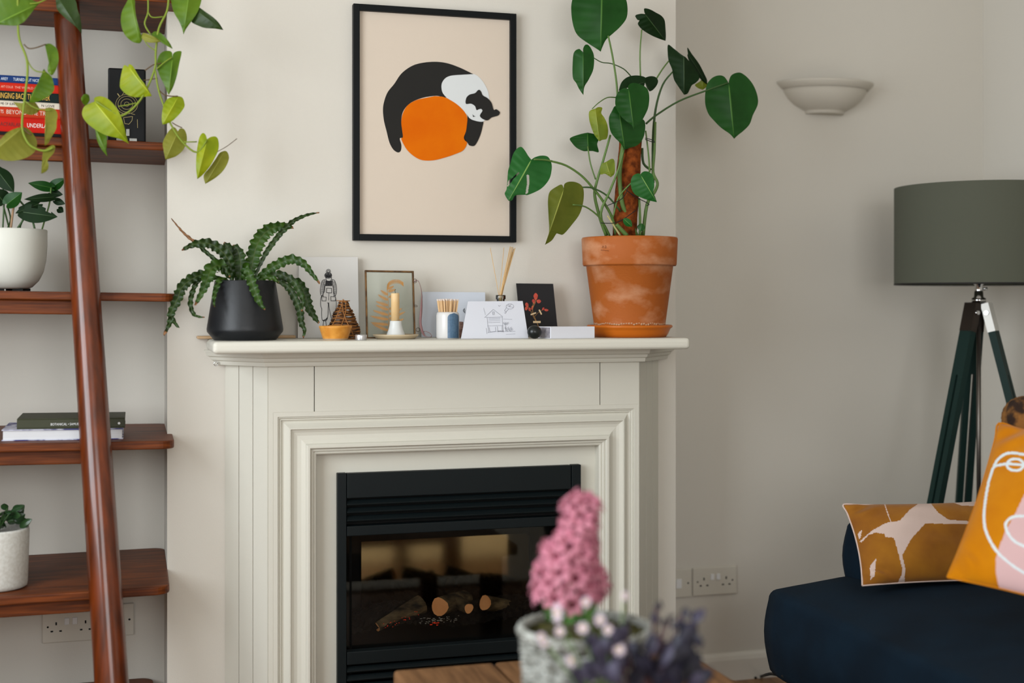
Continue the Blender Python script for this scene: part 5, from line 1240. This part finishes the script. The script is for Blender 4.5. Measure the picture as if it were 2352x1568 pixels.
PKP = z7([(900, 500), (633, 740), (572, 870), (500, 1000), (452, 1120), (430, 1200), (430, 1300), (455, 1420), (700, 1600), (1200, 1600), (1200, 500)])
def pat2(x, y):
    if min(dline(x, y, FACE), dline(x, y, BROW), dline(x, y, EYE), dline(x, y, LIP)) < 3.0: return 2
    return 1 if inpoly(x, y, PKP) else 0
M_or = mat('orange_cotton', (196, 124, 2), .9, spec=.1, col2=(184, 110, 0), nscale=10, bump=.25, bscale=300, sheen=.15); M_pk2 = mat('pale_pink_cotton', (204, 168, 168), .88, bump=.2, bscale=300); M_ln = mat('pale_blue_line', (206, 216, 220), .8)
TL = P(2292, 978, -.86); BL = P(2178, 1318, -1.0); 
uy2 = (TL-BL); h2 = uy2.length; uy2.normalize(); ux2 = V(.50, -.80, -.34); ux2 = (ux2-uy2*ux2.dot(uy2)).normalized(); w2 = .40
cushion('cushion', (TL+BL)/2+ux2*w2/2, ux2, uy2, w2, h2*1.04, .12, pat2, [M_or, M_pk2, M_ln, M_or, M_or], 'orange cushion with pale blue line drawn face and pink patch', N_=240, pinch=.04)
# brown spotted soft toy top behind the cushion
tb = P(2352, 962, -.86)
t = thing('fur_cushion', V(tb.x, tb.y, tb.z-.06), 'brown dark spotted furry cushion peeping above the orange one', 'cushion')
M_fur = mat('spotted_fur', (124, 82, 36), .95, col2=(40, 24, 14), nscale=22, fac=(.5, .6), bump=1, bscale=200)
mb = MB().ell(tb, .045, .05, .05, 0, 40, 26); mb.xf(lambda v: v+(v-tb)*random.uniform(-.03, .05)); obj('fur_cover', mb, M_fur, t)

# ================================================================= COFFEE TABLE
ZTB = .40
tq = PZ(903, 1538, ZTB); TX0, TYB = tq.x, tq.y; TX1 = PZ(1641, 1530, ZTB).x; TYF = TYB-1.05
ct = thing('coffee_table', V((TX0+TX1)/2, (TYB+TYF)/2, 0), 'rustic brown plank coffee table at the bottom of the picture', 'table')
M_tw = mat('rustic_pine', (128, 92, 60), .7, spec=.2, col2=(98, 68, 42), nscale=7, stretch=(10, 1, 4), bump=.2, bscale=60)
sx = PZ(1155, 1524, ZTB).x; wpl = sx-TX0; x_ = TX0; k = 0
wpl = (TX1-TX0)/max(1, round((TX1-TX0)/wpl))
while x_ < TX1-.02:
    xe = min(x_+wpl-.003, TX1); obj('plank', MB().box((x_, TYF, ZTB-.035), (xe, TYB, ZTB)), M_tw, ct, bevel=.008, seg=3); x_ += wpl
TX1 = xe
for x_ in (TX0+.07, TX1-.07):
    for y_ in (TYB-.07, TYF+.07): obj('leg', MB().box((x_-.03, y_-.03, 0), (x_+.03, y_+.03, ZTB-.035)), M_tw, ct, bevel=.004)
mb = MB().box((TX0+.05, TYB-.08, ZTB-.1), (TX1-.05, TYB-.06, ZTB-.035)).box((TX0+.05, TYF+.06, ZTB-.1), (TX1-.05, TYF+.08, ZTB-.035)); obj('apron', mb, M_tw, ct)

# ================================================================= BASKET + HYACINTH
bt = 2.12; bcn = PT(1345, 1438, bt); rbk = 153/FPX*bt; zrim = bcn.z; bb = V(bcn.x, bcn.y, ZTB)
bs = thing('basket', bb, 'whitewashed woven basket on the coffee table holding the pink hyacinth', 'basket')
M_bk = mat('whitewashed_wicker', (170, 172, 166), .85, col2=(110, 110, 102), nscale=50)
mb = MB(); hk = zrim-ZTB; rows_ = 20; ns = 24
for r_ in range(rows_):
    z_ = ZTB+.004+(hk-.02)*r_/(rows_-1); rad = rbk*(.80+.13*r_/(rows_-1)); pts = []
    for j in range(ns*2+1):
        q = 2*PI*j/(ns*2); w_ = .0045*(1 if (j+r_) % 2 else -1); pts.append(V(bb.x+(rad+w_)*math.cos(q), bb.y+(rad+w_)*math.sin(q), z_))
    mb.tube(pts, .0044, 6, smoothpath=False, caps=False)
obj('woven_side', mb, M_bk, bs)
mb = MB()
for j in range(ns): q = 2*PI*j/ns; mb.tube([V(bb.x+rbk*.80*math.cos(q), bb.y+rbk*.80*math.sin(q), ZTB+.001), V(bb.x+rbk*.935*math.cos(q), bb.y+rbk*.935*math.sin(q), zrim-.004)], .0025, 5)
obj('stakes', mb, M_bk, bs)
mb = MB()
for s in range(3):
    pts = []
    for j in range(73): q = 2*PI*j/72; pts.append(V(bb.x+(rbk*.97+.004*math.cos(12*q+s*2.1))*math.cos(q), bb.y+(rbk*.97+.004*math.cos(12*q+s*2.1))*math.sin(q), zrim-.005+.005*math.sin(12*q+s*2.1)))
    mb.tube(pts, .0048, 6, smoothpath=False, caps=False)
obj('braided_rim', mb, M_bk, bs)
obj('liner', MB().lathe(bb, [(.001, .003), (rbk*.76, .003), (rbk*.88, hk-.02)], 32), mat('liner_dark', (70, 62, 50), .9), bs)
random.seed(5)
mb = MB().lathe(bb, [(rbk*.9, hk-.022), (rbk*.6, hk-.006), (.001, hk-.002)], 36)
for k in range(260):
    q = random.uniform(0, 2*PI); r_ = rbk*.88*math.sqrt(random.random()); mb.ell(V(bb.x+r_*math.cos(q), bb.y+r_*math.sin(q), zrim-.014), .009, .009, .007, 0, 6, 4)
tag(obj('moss', mb, mat('moss_green', (74, 72, 28), .95, col2=(46, 44, 20), nscale=60)), 'green brown moss covering the soil inside the whitewashed basket', 'moss')['kind'] = 'stuff'
hy = thing('hyacinth', V(bb.x-.02, bb.y, zrim-.015), 'pink hyacinth in flower rising from the whitewashed basket', 'flower')
ht = 2.10
def HP(a, b, dt=0): return PT(a, b, ht+dt)
stem = [HP(1305, 1425), HP(1303, 1360), HP(1312, 1290), HP(1330, 1210), HP(1336, 1150)]
obj('flower_stalk', MB().tube(stem, [.006, .006, .005, .004, .002], 10), mat('stalk_green', (104, 132, 62), .5), hy)
M_hy = mat('hyacinth_pink', (206, 142, 158), .75, spec=.2, col2=(184, 104, 126), nscale=60, trans=.25); M_hy2 = mat('hyacinth_deep', (176, 74, 104), .5, trans=.2)
fl = MB()
# one floret: tube and six recurved petals, pointing along +Z
fl.lathe((0, 0, 0), [(.0015, -.006), (.003, 0), (.004, .006), (.0035, .010)], 8, 1)
for p in range(6):
    q = p*PI/3; c_, s_ = math.cos(q), math.sin(q); prev = None
    for (r_, z_, w_) in ((.0035, .008, .002), (.007, .0125, .0034), (.0115, .0135, .0032), (.0145, .011, .0012)):
        a = fl.vert((r_*c_-w_*s_, r_*s_+w_*c_, z_)); b = fl.vert((r_*c_+w_*s_, r_*s_-w_*c_, z_))
        if prev: fl.face((prev[0], prev[1], b, a), 0, True)
        prev = (a, b)
fme = None; nfl = 0
def spike(path, radf, n_, tw=0):
    global fme, nfl
    sp, _ = crom(path, [0]*len(path), 8)
    for k in range(n_):
        t = (k+.5)/n_; i = min(len(sp)-1, int(t*(len(sp)-1))); c_ = sp[i]; q = k*2.39996+tw
        out = RT*math.cos(q)+FW*math.sin(q); r_ = radf(t)
        pos = c_+out*max(.004, r_-.013)+UP*random.uniform(-.003, .003)
        dr_ = (out+UP*(.25 if t < .85 else 1.2)).normalized()
        if fme is None:
            o_ = obj('floret', fl, [M_hy, M_hy2], hy); 
            # mesh stays local to the floret
            for v_, s0 in zip(o_.data.vertices, fl.v): v_.co = s0
            fme = o_
        else:
            o_ = fme.copy(); C.objects.link(o_)
        o_.parent = hy; o_.location = pos-Vector(hy.location); o_.rotation_mode = 'QUATERNION'
        o_.rotation_quaternion = V(0, 0, 1).rotation_difference(dr_); sc2 = random.uniform(1.1, 1.75); o_.scale = (sc2, sc2, sc2); nfl += 1
kp = ht/FPX
spike([HP(1306, 1375), HP(1304, 1320), HP(1310, 1265), HP(1333, 1205), HP(1337, 1156)], lambda t: kp*(66+8*math.sin(t*9) if t < .5 else 70-(t-.5)*300 if t < .6 else 40-(t-.6)*25), 86)
spike([HP(1350, 1375, .03), HP(1356, 1345, .03), HP(1360, 1315, .03)], lambda t: kp*30, 11, 1)
M_blade = mat('hyacinth_leaf', (70, 120, 46), .4, trans=.2)
def blade(pts, w_, dt=0):
    q, _ = crom([HP(a, b, dt) for a, b in pts], [0]*len(pts), 5); mb = MB(); n_ = len(q)
    for k, p in enumerate(q):
        d = (q[min(k+1, n_-1)]-q[max(k-1, 0)]).normalized(); s = d.cross(FW).normalized(); t = k/(n_-1); ww = w_*kp/2*(1-max(0, (t-.6)/.4)**2*.9)
        mb.vert(p-s*ww); mb.vert(p+FW*.004); mb.vert(p+s*ww)
    for k in range(n_-1):
        for j in (0, 1): a = k*3+j; mb.face((a, a+1, a+4, a+3), 0, True)
    obj('leaf_blade', mb, M_blade, hy)
blade([(1262, 1425), (1250, 1380), (1232, 1330), (1221, 1303)], 15); blade([(1290, 1425), (1282, 1330), (1290, 1240), (1296, 1205)], 14, .04)
blade([(1310, 1425), (1300, 1390), (1282, 1365), (1272, 1352)], 24); blade([(1325, 1430), (1330, 1390), (1350, 1365), (1366, 1358)], 24); blade([(1340, 1430), (1360, 1395), (1368, 1370)], 20); blade([(1300, 1430), (1318, 1390), (1322, 1360)], 24, -.03); blade([(1275, 1425), (1262, 1400), (1258, 1372)], 18, -.02)

# ================================================================= DARK PLANT WITH WHITE BLOOMS
dt_ = 1.95; dc = PT(1465, 1640, dt_); dc.z = ZTB
dpn = thing('black_leaf_plant', V(dc.x, dc.y, ZTB+.10), 'blue black leaved plant in front of the basket', 'plant')
t = thing('plant_pot', V(dc.x, dc.y, ZTB), 'low dark pot of the blue black leaved plant on the coffee table', 'pot')
obj('pot_body', MB().lathe(V(dc.x, dc.y, ZTB), [(.001, .001), (.045, .001), (.055, .09), (.052, .092), (.048, .085), (.001, .085)], 32), mat('dark_zinc', (60, 62, 66), .6), t)
M_dk = [mat('ink_leaf', (20, 21, 34), .5, col2=(32, 32, 48), nscale=30, trans=.08), mat('ink_rib', (70, 66, 84), .5)]
M_dk2 = [mat('plum_leaf', (48, 44, 62), .55, col2=(66, 62, 82), nscale=30, trans=.1), mat('ink_rib', (70, 66, 84), .5)]
random.seed(11)
z6b = lambda a, b: (1140+a*.2985, 1100+b*.2985)
anch = [(1240, 985, 60), (1220, 1070, 70), (1290, 1080, 60), (1430, 1040, 70), (1400, 1110, 80), (1550, 1060, 90), (1540, 1240, 80), (1340, 1070, 50), (1480, 1180, 100), (1420, 1250, 110), (1350, 1330, 120), (1230, 1270, 100), (1180, 1260, 90), (1300, 1420, 140), (1450, 1360, 130), (1520, 1440, 140), (1590, 1520, 110), (1400, 1500, 150), (1250, 1480, 150), (1120, 1420, 130), (1080, 1540, 140), (1550, 1540, 110), (1000, 1190, 90), (930, 1210, 90), (860, 1260, 110), (780, 1330, 120), (820, 1440, 120), (700, 1480, 120), (640, 1530, 110), (900, 1500, 130), (740, 1250, 80), (1060, 1310, 90), (960, 1400, 100)]
crown = V(dc.x, dc.y, ZTB+.11)
for k, (a, b, s_) in enumerate(anch):
    for rep in range(6 if b > 1240 else 4 if k > 7 else 2):
        px, py = z6b(a+random.uniform(-35, 35), b+random.uniform(-30, 30)); c_ = PT(px, py, dt_+random.uniform(-.05, .05))
        d = (c_-crown).normalized(); d = (d+V(random.uniform(-.7, .7), random.uniform(-.7, .7), random.uniform(-.3, .6))).normalized()
        L_ = s_*.2985/FPX*dt_*random.uniform(1.1, 1.7)
        mb = leaf(MB(), c_-d*L_/2, c_+d*L_/2, L_*.62, roll=random.uniform(-.9, .9), fold=.25, droop=.1, prof=OVAL)
        obj('leaf', mb, M_dk2 if (a < 1050 or random.random() < .2) else M_dk, dpn)
    e = PT(*z6b(a, b), dt_); obj('stem', MB().tube([crown-V(0, 0, .03), (crown+e)/2+V(0, 0, .01), e], .0018, 6), mat('plum_stem', (74, 44, 50), .6), dpn)
wf = [(470, 1030, 26, 1.7), (690, 945, 22, 1), (800, 1085, 26, 1), (860, 1160, 22, 1), (665, 1145, 25, 1), (490, 1172, 22, 1), (345, 1215, 20, 1), (370, 1260, 20, 1), (580, 1395, 28, 1), (945, 1310, 27, 1), (990, 900, 14, 1.4)]
M_wf = mat('white_bloom', (226, 212, 224), .6, trans=.2); M_wc = mat('bloom_centre', (214, 190, 120), .6)
whp = thing('white_flowers', V(crown.x, crown.y, ZTB+.1), '', 'flower'); bpy.data.objects.remove(whp)
fp = thing('daisy_plant', V(dc.x-.10, dc.y-.02, ZTB+.02), 'spray of small pale lilac white blooms in front of the hyacinth basket', 'flower')
root = V(dc.x-.045, dc.y, ZTB+.085)
for a, b, r_, asp in wf:
    px, py = z6b(a, b); c_ = PT(px, py, 1.93+random.uniform(-.02, .02)); rr_ = r_*.2985/FPX*1.93*1.9
    mb = MB(); fz_ = (CAM-c_).normalized(); sx_ = fz_.cross(UP).normalized(); sy_ = sx_.cross(fz_)
    for ring in (0, 1):
        for k in range(9):
            q = 2*PI*(k+.5*ring)/9; d = sx_*math.cos(q)+sy_*math.sin(q)*asp; pr_ = sx_*-math.sin(q)+sy_*math.cos(q); R_ = rr_*(1.15-.3*ring)
            i = len(mb.v)
            for p in (c_+fz_*.001*ring, c_+d*R_*.5+pr_*R_*.22+fz_*.002, c_+d*R_+fz_*(.001+.004*ring), c_+d*R_*.5-pr_*R_*.22+fz_*.002): mb.vert(p)
            mb.face((i, i+1, i+2, i+3), 0)
    mb.ell(c_+fz_*.002, rr_*.25, rr_*.25, rr_*.25, 1, 10, 6)
    obj('bloom', mb, [M_wf, M_wc], fp, solid=.0008)
    obj('stem', MB().tube([root, (root+c_)/2+V(0, 0, .02), c_], .0013, 6), M_stem, fp)

cb_ = [PZ(1735, 1556, .004), PZ(1748, 1553, .006), P(1760, 1549, YS+.10), P(1774, 1547, YS+.02), P(1800, 1552, YS-.1)]
tag(obj('power_cable', MB().tube(cb_, .004, 8), M_dark), 'black cable curving over the floor under the near corner of the sofa', 'cable')
e = P(496, 835, -.02)
obj('screw_eye', MB().tube([e+V(.005*math.cos(q), -.002, .005*math.sin(q)) for q in [2*PI*k/12 for k in range(13)]], .0012, 6, smoothpath=False), M_chrome, sur)
